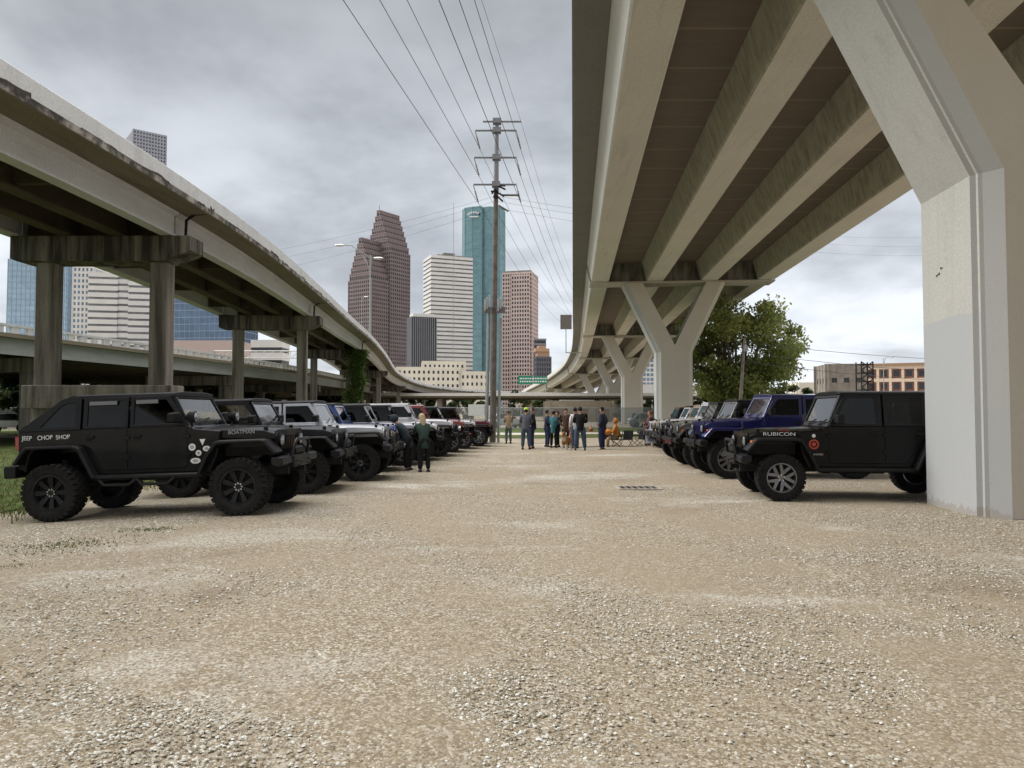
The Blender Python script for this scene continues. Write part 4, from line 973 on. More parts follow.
def jeep(name, loc, rz, label, body, top=None, flare=None, r=.42, L=.0, doors=4, style='five', bumper='stock', roof='hard', group=None, pillar=None, windtint=None, extras=(), tyre_w=.30, pitch=0, dark_top=True, steer=0, lenses=True, tall=0):
    t = empty(name, loc); t.rotation_euler = (0, -pitch, rz); t.rotation_mode = 'XYZ'
    M_ = Matrix.Rotation(rz, 4, 'Z') @ Matrix.Rotation(-pitch, 4, 'Y'); t.rotation_euler = M_.to_euler()
    tag(t, label, 'off-road vehicle', group)
    top = top or M_trim; flare = flare or M_blk; pillar = pillar or body; wt = windtint or M_tint
    wb = 2.95 if doors == 4 else 2.42
    xf = wb/2; xr = -xf
    zs, zb, zh, zhf, zr = .52+L, 1.25+L, 1.19+L, 1.14+L, 1.79+L+tall
    za = (1.0 if r < .44 else .96)+L
    yb = .775
    def ytum(z): return yb-.012-(z-zb)*.13
    xw0, xw1 = xf-.85, xf-1.10                                  # windscreen foot and head
    tail = xr-.62
    # tub
    poly = [(xf-.50, zs), (xf-.40, zs+.22), (xf-.36, za-.05), (xf-.33, zh-.04), (xf-.76, zh+.01), (xw0+.02, zb), (tail, zb), (tail-.01, zs+.12), (xr-.50, zs+.08), (xr-.44, za-.10), (xr-.36, za), (xr+.32, za), (xr+.42, za-.08), (xr+.60, zs+.05), (xr+.64, zs)]
    b = MB(); b.prism(poly, -yb, yb, 'y'); b.build('body', body, t, bevel=.022)
    # hood: crowned loft
    rings = []
    for s in (0, .12, .5, .85, 1):
        x = xf-.70+s*1.19; hw = .735-.10*s; zt = zh+(zhf-zh)*s+.012*math.sin(PI*s); dr = .02*(s == 1)+.03*(s == 1)
        ring = []
        for k in range(11):
            a = -1+2*k/10; ring.append((x, a*hw, zt-dr+.045*(1-a*a)*(1-.3*s)+(-.02 if abs(a) == 1 else 0)))
        ring += [(x, hw, zt-.16), (x, -hw, zt-.16)]; rings.append(ring)
    b = MB(); b.loft(rings); hd = b.build('hood', body, t, smooth=35, bevel=.012)
    b = MB(); b.box(xw0-.02, xf-.703, -.70, .70, zh-.05, zh+.028); b.build('cowl', M_blk, t, bevel=.01)
    for s in (-1, 1):
        b = MB(); b.box(xf+.30, xf+.36, s*.60-.03, s*.60+.03, zhf-.02, zhf+.055); b.build('hood_latch', M_blk, t, bevel=.01)
    # engine bay walls
    b = MB(); b.box(xf-.33, xf+.46, -.585, .585, .74+L, zhf-.165); b.build('engine_bay', M_under, t)
    for s in (-1, 1):
        b = MB(); b.box(xf-.34, xf+.44, s*.60-.012, s*.60+.012, za-.08, zhf-.12); b.build('inner_fender', body, t)
    # grille with seven slots
    x0, x1 = xf+.47, xf+.515; z0, z1 = .74+L, zhf-.005
    b = MB(); b.box(x0, x0+.02, -.60, .60, z0+.02, z1-.02, 1)
    b.prism([(-.63, z1-.1), (-.58, z1), (.58, z1), (.63, z1-.1)], x0+.021, x1, 'x'); b.box(x0+.021, x1, -.60, .60, z0, z0+.10)
    for i in range(8):
        yc = -.295+i*.0843; b.box(x0+.021, x1+.002, yc-.020, yc+.020, z0+.101, z1-.101)
    for s in (-1, 1): b.box(x0+.021, x1, min(s*.316, s*.61), max(s*.316, s*.61), z0+.101, z1-.101)
    b.build('grille', [body, M_dark], t)
    for s in (-1, 1):
        zc = z1-.17; M2 = Matrix.Translation((0, s*.465, zc))
        b = MB(); b.lathe([(.115, x1-.01), (.118, x1+.03), (.098, x1+.035)], 20, 'x', 0, M2); hl = b.build('headlight', M_blk if 'white' not in name else M_chrome, t, smooth=40)
        b = MB(); b.lathe([(.1, x1+.015), (.075, x1+.045), (.003, x1+.055)], 20, 'x', 0, M2); b.build('lens', M_lens, hl, smooth=60)
    # fender flares: front ones carry the amber lamps
    wide = .93 if r < .45 else .95
    def ribbon(mb, path, y0, y1, th, lip):
        n = len(path)
        for i in range(n-1):
            (xa, za_), (xb, zb_) = path[i], path[i+1]; d = Vector((xb-xa, 0, zb_-za_)).normalized(); nn = Vector((-d.z, 0, d.x))
            if nn.z < 0 and abs(d.x) > .5: nn = -nn
        outer = [Vector((x, 0, z)) for x, z in path]
        inner = []
        c = Vector((sum(p[0] for p in path)/n, 0, min(p[1] for p in path)))
        for p in outer: inner.append(p+(c-p).normalized()*th)
        rings = []
        for o_, i_ in zip(outer, inner): rings.append([(o_.x, y0, o_.z), (o_.x, y1-.02*(1 if y1 > y0 else -1), o_.z), (o_.x, y1, o_.z-.02), (i_.x, y1, i_.z), (i_.x, y0, i_.z)])
        mb.loft(rings)
    th = .06 if flare is not body else .09
    for s in (-1, 1):
        b = MB(); ribbon(b, [(xf-.66, zs-.02), (xf-.53, zs+.26), (xf-.38, za+.02), (xf-.30, za+.045), (xf+.34, za+.045), (xf+.42, za+.03), (xf+.60, za-.17)], s*.60, s*wide, th, .05)
        ff = b.build('front_fender', flare, t, bevel=.012)
        if style == 'steel': continue_lamp = False
        else: continue_lamp = True
        b = MB(); b.box(xf+.43, xf+.50, s*.80-.06, s*.80+.06, za-.055, za+.0)
        if continue_lamp: b.build('turn_signal', M_amber, ff, bevel=.01)
        b = MB(); ribbon(b, [(xr-.62, zs+.22), (xr-.50, za-.03), (xr-.42, za+.045), (xr+.34, za+.045), (xr+.44, za+.01), (xr+.68, zs-.02)], s*.74, s*wide, th, .05); b.build('rear_fender', flare, t, bevel=.012)
    # doors
    spans = [(xf-.86, xf-1.78)]
    if doors == 4: spans.append((xf-1.815, xf-2.54))
    else: spans = [(xf-.86, xf-1.90)]
    for s in (-1, 1):
        for k, (xa, xb) in enumerate(spans):
            y0, y1 = s*(yb-.01), s*(yb+.014)
            if k == 1: pl = [(xa, zs+.07), (xa, zb-.005), (xb, zb-.005), (xb, za+.05), (xb+.14, za-.02), (xb+.36, zs+.07)]
            else: pl = [(xa, zs+.12), (xa-.0, zb-.005), (xb, zb-.005), (xb, zs+.07), (xa-.05, zs+.07)]
            b = MB(); b.prism(pl, min(y0, y1), max(y0, y1), 'y'); dr = b.build('door', body, t, bevel=.010)
            b = MB(); xh = xb+.13; b.box(xh-.075, xh+.075, s*(yb+.03)-.016, s*(yb+.03)+.016, zb-.15, zb-.115); b.lathe([(.002, s*(yb+.012)), (.055, s*(yb+.018)), (.05, s*(yb+.022))], 14, 'y', 0, Matrix.Translation((xh, 0, zb-.145))); b.build('handle', M_blk, dr, bevel=.008)
            for hz_ in (zb-.16, zb-.46): b = MB(); b.box(xa-.06, xa+.05, s*(yb+.022)-.014, s*(yb+.022)+.014, hz_-.03, hz_+.03); b.build('hinge', body, dr, bevel=.008)
            # window frame + pane
            zt = zr-.055
            if k == 0: o_ = [(xa+.0, zb+.0), (xw1-.055, zt), (xb, zt), (xb, zb)]; i_ = [(xa-.09, zb+.045), (xw1-.115, zt-.06), (xb+.06, zt-.06), (xb+.06, zb+.045)]
            else: o_ = [(xa, zb), (xa, zt), (xb, zt), (xb, zb)]; i_ = [(xa-.06, zb+.045), (xa-.06, zt-.06), (xb+.07, zt-.06), (xb+.07, zb+.045)]
            frame = M_trim if roof == 'fastback' or dark_top else pillar
            b = MB(); v = []
            for off in (0, .035):
                for P in (o_, i_): v += [(x, s*(ytum(z)-off), z) for x, z in P]
            f = []
            for i in range(4):
                j = (i+1) % 4; f += [(i, j, 4+j, 4+i), (8+i, 12+i, 12+j, 8+j), (i, 8+i, 8+j, j), (4+i, 4+j, 12+j, 12+i)]
            b.add(v, f); wf = b.build('window_frame', pillar if (pillar is not body and not dark_top) else frame, dr, bevel=.006)
            b = MB(); b.add([(x, s*(ytum(z)-.018), z) for x, z in i_], [(0, 1, 2, 3)]); b.build('window_pane', wt, wf, fix=False)
            if 'visor' in extras:
                xa2, xb2 = i_[1][0]-.12, i_[2][0]+.03; b = MB(); zz = i_[1][1]
                b.box(min(xa2, xb2), max(xa2, xb2), s*(ytum(zz)+.012)-.012, s*(ytum(zz)+.012)+.012, zz-.06, zz+.005); b.build('rain_visor', plain('smoked_visor', (.10, .10, .105), .15, 0, .05, 5, 1), wf, bevel=.008)
    # windscreen
    def scr(x, z, t_=.02): return x
    b = MB(); v = []
    hw0, hw1 = .735, .675
    o_ = [(xw0+.01, -hw0, zb-.02), (xw0+.01, hw0, zb-.02), (xw1, hw1, zr-.02), (xw1, -hw1, zr-.02)]
    i_ = [(xw0-.035, -hw0+.07, zb+.08), (xw0-.035, hw0-.07, zb+.08), (xw1+.035, hw1-.06, zr-.10), (xw1+.035, -hw1+.06, zr-.10)]
    for off in (0, .05): 
        for P in (o_, i_): v += [(x-off, y, z-off*.3) for x, y, z in P]
    f = []
    for i in range(4):
        j = (i+1) % 4; f += [(i, j, 4+j, 4+i), (8+i, 12+i, 12+j, 8+j), (i, 8+i, 8+j, j), (4+i, 4+j, 12+j, 12+i)]
    b.add(v, f); ws = b.build('windscreen_frame', pillar, t, bevel=.01)
    b = MB(); b.add([(x-.02, y, z) for x, y, z in i_], [(0, 1, 2, 3)]); b.build('windscreen', M_clear, ws, fix=False)
    b = MB()
    for y in (-.35, .25): b.tube([(xw0+.01, y, zb+.02), (xw0-.02, y+.40, zb+.12)], .011, 5)
    b.build('wiper', M_blk, ws)
    # roof
    xre = spans[-1][1]-.04
    if roof == 'fastback':
        xe = xr+.22
        b = MB(); b.loft([[(x, -.70, zr-.07), (x, -.68, zr-.012), (x, -.4, zr+.012), (x, .4, zr+.012), (x, .68, zr-.012), (x, .70, zr-.07)] for x in (xw1+.03, xw1-.5, xe)]); b.build('roof', top, t, smooth=40, bevel=.012)
        for s in (-1, 1):
            b = MB(); v = []
            o_ = [(xre, zb), (xre, zr-.03), (xe, zr-.03), (xr+.05, zr-.085), (tail, zb+.02), (tail, zb-.01)]
            i_ = [(xre-.09, zb+.04), (xre-.09, zr-.13), (xe-.07, zr-.12), (xr+.02, zr-.18), (xr-.26, zb+.06), (xr-.29, zb+.04)]
            for off in (0, .03):
                for P in (o_, i_): v += [(x, s*(ytum(z)-off), z) for x, z in P]
            n = len(o_); f = []
            for i in range(n):
                j = (i+1) % n; f += [(i, j, n+j, n+i), (2*n+i, 3*n+i, 3*n+j, 2*n+j), (i, 2*n+i, 2*n+j, j), (n+i, n+j, 3*n+j, 3*n+i)]
            b.add(v, f); qp = b.build('quarter_panel', M_trim, t, bevel=.006)
            b = MB(); b.add([(x, s*(ytum(z)-.016), z) for x, z in i_], [tuple(range(n))]); b.build('quarter_window', M_tint, qp, fix=False)
        b = MB(); b.loft([[(xe, -.67, zr-.05), (xe, .67, zr-.05), (xe, .67, zr+.0), (xe, -.67, zr+.0)], [(xr+.05, -.68, zr-.11), (xr+.05, .68, zr-.11), (xr+.05, .68, zr-.055), (xr+.05, -.68, zr-.055)], [(tail, -.74, zb-.02), (tail, .74, zb-.02), (tail, .74, zb+.03), (tail, -.74, zb+.03)]]); b.build('sloping_back', M_trim, t, bevel=.01)
    else:
        b = MB(); b.loft([[(x, -.705, zr-.06), (x, -.69, zr-.012), (x, -.4, zr+.016), (x, .4, zr+.016), (x, .69, zr-.012), (x, .705, zr-.06)] for x in (xw1+.03, xw1-.55, xw1-.57, tail+.03)]); rf = b.build('roof', top, t, smooth=40, bevel=.014)
        for s in (-1, 1):
            b = MB(); v = []
            o_ = [(xre, zb), (xre, zr-.05), (tail+.05, zr-.05), (tail+.01, zb)]; i_ = [(xre-.08, zb+.09), (xre-.08, zr-.13), (tail+.16, zr-.13), (tail+.13, zb+.09)]
            for off in (0, .03):
                for P in (o_, i_): v += [(x, s*(ytum(z)-off), z) for x, z in P]
            f = []
            for i in range(4):
                j = (i+1) % 4; f += [(i, j, 4+j, 4+i), (8+i, 12+i, 12+j, 8+j), (i, 8+i, 8+j, j), (4+i, 4+j, 12+j, 12+i)]
            b.add(v, f); qp = b.build('quarter_panel', top, t, bevel=.006)
            b = MB(); b.add([(x, s*(ytum(z)-.016), z) for x, z in i_], [(0, 1, 2, 3)]); b.build('quarter_window', wt, qp, fix=False)
        b = MB(); b.box(tail+.02, tail+.06, -.69, -.52, zb, zr-.05); b.box(tail+.02, tail+.06, .52, .69, zb, zr-.05); b.box(tail+.02, tail+.06, -.519, .519, zr-.16, zr-.05); b.build('rear_frame', top, t)
        b = MB(); b.box(tail+.035, tail+.045, -.52, .52, zb+.01, zr-.16); b.build('rear_window', M_tint, t)
    # lamps, bumpers, rails
    for s in (-1, 1):
        b = MB(); b.box(tail-.075, tail-.002, s*.69-.055, s*.69+.055, zb-.30, zb-.08); b.build('tail_light', M_red, t, bevel=.012)
    bz = .62+L*.8
    if bumper == 'stock':
        b = MB(); b.loft([[(xf+.50, s_*.88, bz-.02), (xf+.60-.10*abs(s_)**3, s_*.88, bz-.10), (xf+.78-.20*abs(s_)**3, s_*.88, bz-.08), (xf+.80-.20*abs(s_)**3, s_*.88, bz+.08), (xf+.70-.15*abs(s_)**3, s_*.88, bz+.12), (xf+.50, s_*.88, bz+.10)] for s_ in (-1, -.75, -.4, 0, .4, .75, 1)]); bp = b.build('front_bumper', M_blk, t, smooth=35, bevel=.01)
        for s in (-1, 1):
            b = MB(); b.lathe([(.05, xf+.74), (.052, xf+.765), (.003, xf+.77)], 14, 'x', 0, Matrix.Translation((0, s*.5, bz+.0))); b.build('fog_light', M_lens, bp, smooth=50)
    else:
        ex = .0; bz += .04
        b = MB(); b.box(xf+.50, xf+.72+ex, -.42, .42, bz-.10, bz+.09)
        for s in (-1, 1): b.prism([(xf+.50, bz-.03), (xf+.60, bz-.07), (xf+.70, bz-.02), (xf+.68, bz+.08), (xf+.50, bz+.09)], min(s*.421, s*.90), max(s*.421, s*.90), 'y')
        bp = b.build('front_bumper', M_trim, t, bevel=.02)
        b = MB(); b.tube([(xf+.66, -.40, bz+.07), (xf+.71, -.36, bz+.27), (xf+.72, -.29, bz+.34), (xf+.72, .29, bz+.34), (xf+.71, .36, bz+.27), (xf+.66, .40, bz+.07)], .027, 8); b.build('bumper_hoop', M_trim, bp, smooth=60)
        if bumper == 'winch':
            b = MB(); b.lathe([(.07, -.22), (.07, .22)], 12, 'y', 0, Matrix.Translation((xf+.62, 0, bz+.15)), True); b.build('winch', M_blk, bp, smooth=40)
        for s in (-1, 1):
            b = MB(); b.tube([(xf+.71, s*.3, bz-.0), (xf+.80, s*.3, bz-.02), (xf+.77, s*.3, bz-.09), (xf+.71, s*.3, bz-.06)], .014, 6); b.build('tow_hook', M_red if 'redhook' in extras else M_blk, bp)
        if 'lights' in extras:
            for s in (-1, 1):
                b = MB(); b.lathe([(.02, xf+.70), (.08, xf+.72), (.085, xf+.80), (.07, xf+.805)], 14, 'x', 0, Matrix.Translation((0, s*.55, bz+.22)), True); b.build('spot_light', M_lens, bp, smooth=40)
    b = MB(); b.box(tail-.22, tail-.02, -.82, .82, bz-.12, bz+.08); b.build('rear_bumper', M_trim if bumper != 'stock' else M_blk, t, bevel=.03)
    for s in (-1, 1):
        b = MB(); b.tube([(xf-.62, s*.83, zs-.03), (xf-.70, s*.86, zs-.035), (xr+.66, s*.86, zs-.035), (xr+.60, s*.80, zs-.02)], .042, 8)
        if 'steps' in extras:
            for xa in (xf-1.0, xr+1.35): b.tube([(xa, s*.86, zs-.04), (xa-.12, s*.92, zs-.15), (xa-.52, s*.92, zs-.15), (xa-.64, s*.86, zs-.04)], .024, 6)
        b.build('side_step', M_trim, t, smooth=50)
        b = MB(); b.loft([[(xf-1.0+dx_, s*(.93)+a*.11, zb+.13+c*.085) for a, c in ((-1, -.8), (1, -1), (1, 1), (-1, .8))] for dx_ in (-.05, .03, .07)]); b.box(xf-1.0, xf-.95, min(s*.76, s*.86), max(s*.76, s*.86), zb+.05, zb+.10); b.build('wing_mirror', M_blk, t, bevel=.02)
    # seats, wheel, roll bar
    for x in [xf-1.55]+([xf-2.45] if doors == 4 else []):
        for s in (-1, 1):
            b = MB(); b.box(x-.12, x+.02, s*.36-.22, s*.36+.22, zb-.2, zb+.20); b.box(x-.10, x, s*.36-.12, s*.36+.12, zb+.21, zb+.40); b.build('seat', M_seat, t, bevel=.04)
    b = MB()
    for s in (-1, 1): b.tube([(xf-1.80, s*.60, zb-.1), (xf-1.82, s*.60, zr-.14), (tail+(.85 if roof == 'fastback' else .3), s*.60, zr-.15)], .035, 6)
    b.tube([(xf-1.82, -.60, zr-.14), (xf-1.82, .60, zr-.14)], .035, 6); b.build('roll_bar', M_seat, t)
    b = MB(); b.box(xw0-.30, xw0-.06, -.68, .68, zb-.2, zb+.06); b.lathe([(.17, -.012), (.185, 0), (.17, .012)], 18, 'x', 0, Matrix.Translation((xw0-.42, .36, zb+.08)) @ Matrix.Rotation(-.35, 4, 'Y')); b.build('dashboard', M_seat, t, bevel=.02)
    # chassis
    b = MB()
    for s in (-1, 1): b.box(tail+.05, xf+.62, s*.42-.045, s*.42+.045, zs-.10, zs+.045)
    b.box(-.5, .3, -.3, .3, zs-.14, zs+.02); b.box(xr-.55, xr-.2, -.5, .5, zs-.05, zs+.12)
    b.tube([(xr-.5, .3, zs-.08), (.4, .3, zs-.1)], .035, 6); b.build('chassis', M_under, t)
    for x in (xf, xr):
        b = MB(); b.tube([(x, -.72, r), (x, .72, r)], .05, 8); b.ball((x, .16, r), .16, .14, .15, 12)
        for s in (-1, 1):
            b.tube([(x, s*.52, r-.04), (x-.02, s*.52, zs+.25)], .05, 8); b.tube([(x+.06, s*.45, r), (x+(-.8 if x > 0 else .8), s*.40, zs-.05)], .025, 6)
        b.build('axle', M_under, t, smooth=50)
    # wheels
    tk = ('tyre', round(r, 3), tyre_w); rk = ('rim', round(r, 3), tyre_w, style)
    tm = share(tk, lambda: tyre_mesh(r, tyre_w)); rm = share(rk, lambda: rim_mesh(r, tyre_w, style))
    tr = .80 if r < .44 else .82
    for x in (xf, xr):
        for s in (-1, 1):
            wo_ = link('wheel', rm, t); wo_.location = (x, s*tr, r); wo_.rotation_euler = (0, random.random()*6, (0 if s < 0 else PI)+(steer if x > 0 else 0))
            link('tyre', tm, wo_)
    if 'spare' in extras:
        wo_ = link('spare_wheel', rm, t); wo_.location = (tail-.22, 0, zb-.12); wo_.rotation_euler = (0, 0, -PI/2); link('tyre', tm, wo_)
    return t, dict(xf=xf, xr=xr, zs=zs, zb=zb, zh=zh, zr=zr, za=za, yb=yb, tail=tail, zhf=zhf)
P_black = paint('black_paint', (.004, .004, .0045), 0, .02); P_black2 = paint('black_paint_dusty', (.006, .007, .0085), 0, .08)
P_dgrey = paint('dark_grey_paint', (.022, .024, .028), 0, .1); P_silver = paint('silver_paint', (.50, .52, .55), .3, .12)
P_blue = paint('bright_blue_paint', (.03, .06, .22), 0, .1); P_royal = paint('royal_blue_paint', (.007, .009, .085), .1, .05); P_white = paint('white_paint', (.62, .63, .64), 0, .15)
P_red = paint('red_paint', (.22, .015, .012)); P_maroon = paint('maroon_paint', (.13, .018, .018)); P_tan = paint('tan_paint', (.36, .27, .17)); P_olive = paint('olive_grey_paint', (.13, .13, .115)); P_green = paint('bright_green_paint', (.05, .22, .05)); P_sblue = paint('steel_blue_paint', (.16, .2, .28), .3)
G_L, G_R = 'vehicles parked in the left row', 'vehicles parked in the right row'
def place(xw, yw, wb, rz, side=-1, tr=.80):
    """world spot of the near front wheel -> thing origin, pitch; heading rz"""
    h = Vector((math.cos(rz), math.sin(rz), 0)); left = Vector((-h.y, h.x, 0))
    o = Vector((xw, yw, 0))-h*(wb/2)-left*(side*tr)
    f = o+h*(wb/2); a = o-h*(wb/2); zf, za = gz(f.x, f.y), gz(a.x, a.y)
    o.z = (zf+za)/2; return o, math.atan2(zf-za, wb)
Lrow = [
 # near-front-wheel x, y, rz, label, kwargs
 (-4.19, 11.72, R(-2), 'black lifted fastback vehicle with white graffiti lettering on its rear flank, nearest on the left', dict(body=P_black2, r=.445, L=.165, roof='fastback', bumper='winch', style='steel', extras=('visor', 'steps'), tyre_w=.34)),
 (-4.02, 14.75, R(1), 'black hard-topped vehicle with dark grey hood parked right behind the black fastback', dict(body=P_dgrey, top=M_trim, r=.44, L=.10, bumper='winch', style='steel', doors=2, extras=('spare',), tyre_w=.32, pillar=P_black, windtint=M_clear)),
 (-3.46, 17.3, R(2), 'silver vehicle with black roof and flat black fender flares', dict(body=P_silver, top=M_trim, r=.425, L=.09, bumper='winch', style='steel', dark_top=False, tyre_w=.32, extras=('spare',))),
 (-3.62, 20.0, R(3), 'blue vehicle with pale sloping windscreen just beyond the silver one', dict(body=P_blue, top=M_trim, r=.42, L=.06, bumper='stock', doors=2, dark_top=False, extras=('spare',))),
 (-3.25, 22.3, R(4), 'silver vehicle with dark top squeezed between the blue and the white ones', dict(body=P_silver, top=M_trim, pillar=P_silver, r=.43, L=.06, bumper='winch', extras=('spare',))),
 (-2.95, 24.5, R(4), 'white vehicle with black roof and black windscreen pillars behind the two bending people', dict(body=P_white, top=M_trim, pillar=M_trim, r=.43, L=.05, bumper='winch', extras=('spare',))),
 (-2.62, 26.8, R(4), 'all white hard-topped vehicle with big bare black tyres', dict(body=P_white, top=P_white, r=.48, L=.12, bumper='winch', style='steel', dark_top=False, extras=('spare', 'lights'), tyre_w=.36)),
 (-2.40, 29.6, R(5), 'red hard-topped vehicle beyond the all white one in the left row', dict(body=P_red, top=P_red, r=.44, L=.08, bumper='winch', dark_top=False, extras=('spare', 'redhook'))),
 (-2.10, 32.4, R(5), 'white hooded vehicle with dark soft top beyond the red one', dict(body=P_white, top=M_trim, r=.43, L=.03, bumper='stock', style='five', extras=('spare',))),
 (-1.55, 35.0, R(6), 'maroon vehicle with dull tan hood near the utility pole', dict(body=P_maroon, top=P_dgrey, r=.44, L=.02, bumper='winch', extras=('redhook',))),
 (-1.75, 37.6, R(6), 'farthest vehicle of the left row, bright green, beside the utility pole', dict(body=P_green, top=P_green, r=.42, L=-.02, bumper='winch', dark_top=False)),
]
JL = []
for xw, yw, rz, lab, kw in Lrow:
    wb = 2.95 if kw.get('doors', 4) == 4 else 2.42
    o, pt = place(xw, yw, wb, rz, -1)
    JL.append(jeep('parked_suv', o, rz, lab, group=G_L, pitch=pt, **kw))
Rrow = [
 (4.75, 13.35, PI-R(5), 'black vehicle with white and red hood lettering, nearest on the right beside the pier', dict(body=P_black, top=M_trim, r=.415, L=.07, tall=.075, bumper='winch', windtint=M_tint)),
 (5.12, 17.8, PI+R(0), 'royal blue lifted vehicle behind the black one in the right row', dict(body=P_royal, top=P_royal, r=.475, L=.20, bumper='winch', dark_top=False, flare=P_royal, extras=('spare',))),
 (5.22, 20.9, PI-R(1), 'olive grey vehicle with red tow hooks beyond the royal blue one', dict(body=P_olive, top=M_trim, r=.46, L=.12, bumper='winch', extras=('redhook', 'spare'), dark_top=True)),
 (5.5, 23.9, PI-R(2), 'charcoal vehicle between the olive grey and the white one', dict(body=P_dgrey, top=M_trim, r=.45, L=.08, bumper='winch', extras=('spare',), dark_top=False)),
 (5.95, 26.7, PI-R(3), 'white hard-topped vehicle with black hood lettering in the right row', dict(body=P_white, top=P_white, r=.45, L=.10, bumper='stock', extras=('spare',), dark_top=False)),
 (6.3, 29.4, PI-R(3), 'tan vehicle directly beyond the white hard-topped one on the right', dict(body=P_tan, top=P_tan, r=.43, L=.04, bumper='stock', extras=('spare',), dark_top=False)),
 (6.55, 32.1, PI-R(3), 'second white vehicle of the right row, with white windscreen pillars and a dark top', dict(body=P_white, top=M_trim, r=.43, L=.02, bumper='stock', extras=('spare',), dark_top=False)),
 (6.7, 34.8, PI-R(3), 'farthest vehicle of the right row, dark with a rusty brown top', dict(body=P_dgrey, top=paint('rusty_brown_top', (.14, .06, .04)), r=.43, L=.0, bumper='stock', extras=('spare',))),
]
JR = []
for xw, yw, rz, lab, kw in Rrow:
    wb = 2.95 if kw.get('doors', 4) == 4 else 2.42
    o, pt = place(xw, yw, wb, rz, 1)
    JR.append(jeep('parked_suv', o, rz, lab, group=G_R, pitch=0, **kw))
# lettering, stickers, lamps on the near left vehicle (its right flank faces the viewer: -y)
t, q = JL[0]
body = next(c for c in t.children if c.name.split('.')[0] == 'body'); hood = next(c for c in t.children if c.name.split('.')[0] == 'hood')
for txt, x in (('JEEP', -1.95), ('CHOP', -1.66), ('SHOP', -1.37)):
    lettering(txt, .095, body, (x, -(q['yb']+.004), q['zb']-.115), (PI/2, R(2 if x < -1.7 else -2), 0), M_white, .95)
lettering('BOATMAN', .085, hood, (q['xf']-.02, -.712, q['zh']-.075), (PI/2, 0, R(4.8)), plain('pale_decal', (.35, .35, .36), .5), 1.0)
stk = MB()
for x, z, rx, rz_ in ((q['xf']-.80+.02, q['zb']-.34, .055, .055), (q['xf']-.68, q['zb']-.435, .045, .045), (q['xf']-.55, q['zb']-.37, .06, .042), (q['xf']-.73, q['zb']-.555, .08, .045)):
    M2 = Matrix.Translation((x, -(q['yb']+.003), z)) @ Matrix.Diagonal((rx, 1, rz_, 1)); stk.lathe([(.001, -.003), (1, -.003), (1, .003)], 24, 'y', 0, M2)
    stk.lathe([(.001, -.0048), (.55, -.0048), (.55, -.0035)], 20, 'y', 1, M2)
stk.prism([(q['xf']-.66, q['zb']-.22), (q['xf']-.57, q['zb']-.22), (q['xf']-.615, q['zb']-.32)], -(q['yb']+.005), -(q['yb']-.002), 'y')
stk.build('stickers', [M_white, plain('sticker_print', (.34, .35, .36), .5, 0, .6, 60)], body)
for s in (-1, 1):
    b = MB(); M2 = Matrix.Translation((0, s*.80, q['zb']+.13)); b.lathe([(.03, q['xf']-.86), (.085, q['xf']-.80), (.092, q['xf']-.70), (.078, q['xf']-.695)], 18, 'x', 0, M2, True); b.tube([(q['xf']-.78, s*.76, q['zb']-.02), (q['xf']-.78, s*.80, q['zb']+.06)], .02, 6)
    sp = b.build('spot_light', M_blk, t, smooth=40); b = MB(); b.lathe([(.078, q['xf']-.69), (.003, q['xf']-.68)], 18, 'x', 0, M2); b.build('lens', M_lens, sp)
# near right vehicle: its left flank (+y) faces the viewer
t, q = JR[0]
hood = next(c for c in t.children if c.name.split('.')[0] == 'hood'); body = next(c for c in t.children if c.name.split('.')[0] == 'body')
lettering('RUBICON', .088, hood, (q['xf']-.02, .712, q['zh']-.085), (PI/2, 0, PI-R(4.8)), M_white, 1.45)
lettering('TRAIL', .05, hood, (q['xf']-.10, .712, q['zh']-.018), (PI/2, 0, PI-R(4.8)), M_orange, 1.6)
lettering('UNLIMITED', .042, body, (q['xf']-.62, q['yb']+.004, q['zb']-.50), (PI/2, 0, PI), plain('badge_metal', (.5, .5, .5), .4, .6), 1.3)
b = MB(); M2 = Matrix.Translation((q['xf']-.60, q['yb']+.003, q['zb']-.32))
b.lathe([(.06, .003), (.088, .003), (.088, -.003)], 28, 'y', 0, M2); b.lathe([(.001, .003), (.042, .003), (.042, -.002)], 5, 'y', 0, M2); b.build('round_sticker', M_orange, body)
b = MB(); b.lathe([(.001, q['yb']+.004), (.032, q['yb']+.004)], 20, 'y', 0, Matrix.Translation((q['xf']-.60, 0, q['zb']-.17))); b.build('fuel_badge', M_white, body)
b = MB(); M2 = Matrix.Translation((q['xf']-.46, .725, q['zh']-.065)); 
b.prism([(-.07, -.03), (.07, -.03), (.05, .0), (.025, .005), (.01, .04), (-.02, .02), (-.04, .03)], -.003, .004, 'y', 0, M2); b.build('mountain_decal', M_white, hood)

# a few ordinary cars glimpsed behind the piers
def car(loc, rz, label, col):
    t = empty('parked_car', loc, rz); tag(t, label, 'car')
    b = MB(); prof = [(-2.1, .35), (-2.15, .75), (-1.7, .92), (.9, .95), (1.9, .8), (2.15, .6), (2.1, .35)]; b.prism(prof, -.86, .86, 'y'); b.build('body', col, t, bevel=.08)
    b = MB(); b.loft([[(-1.6, y*.8, .93) , (-1.2, y*.72, 1.42), (.1, y*.72, 1.45), (.95, y*.8, .94)] for y in (-1, 1)]); b.build('cabin', M_tint if False else plain('car_glass', (.03, .035, .04), .08, 0, .1, 3, 1), t, bevel=.04)
    b = MB(); b.box(-1.18, .08, -.70, .70, 1.44, 1.48); b.build('roof', col, t, bevel=.03)
    for x in (-1.35, 1.3):
        for s in (-1, 1):
            b = MB(); b.lathe([(.001, -.1), (.2, -.11), (.31, -.1), (.32, .1), (.001, .1)], 18, 'y', 0, Matrix.Translation((x, s*.80, .32))); b.build('wheel', M_rubber, t, smooth=40)
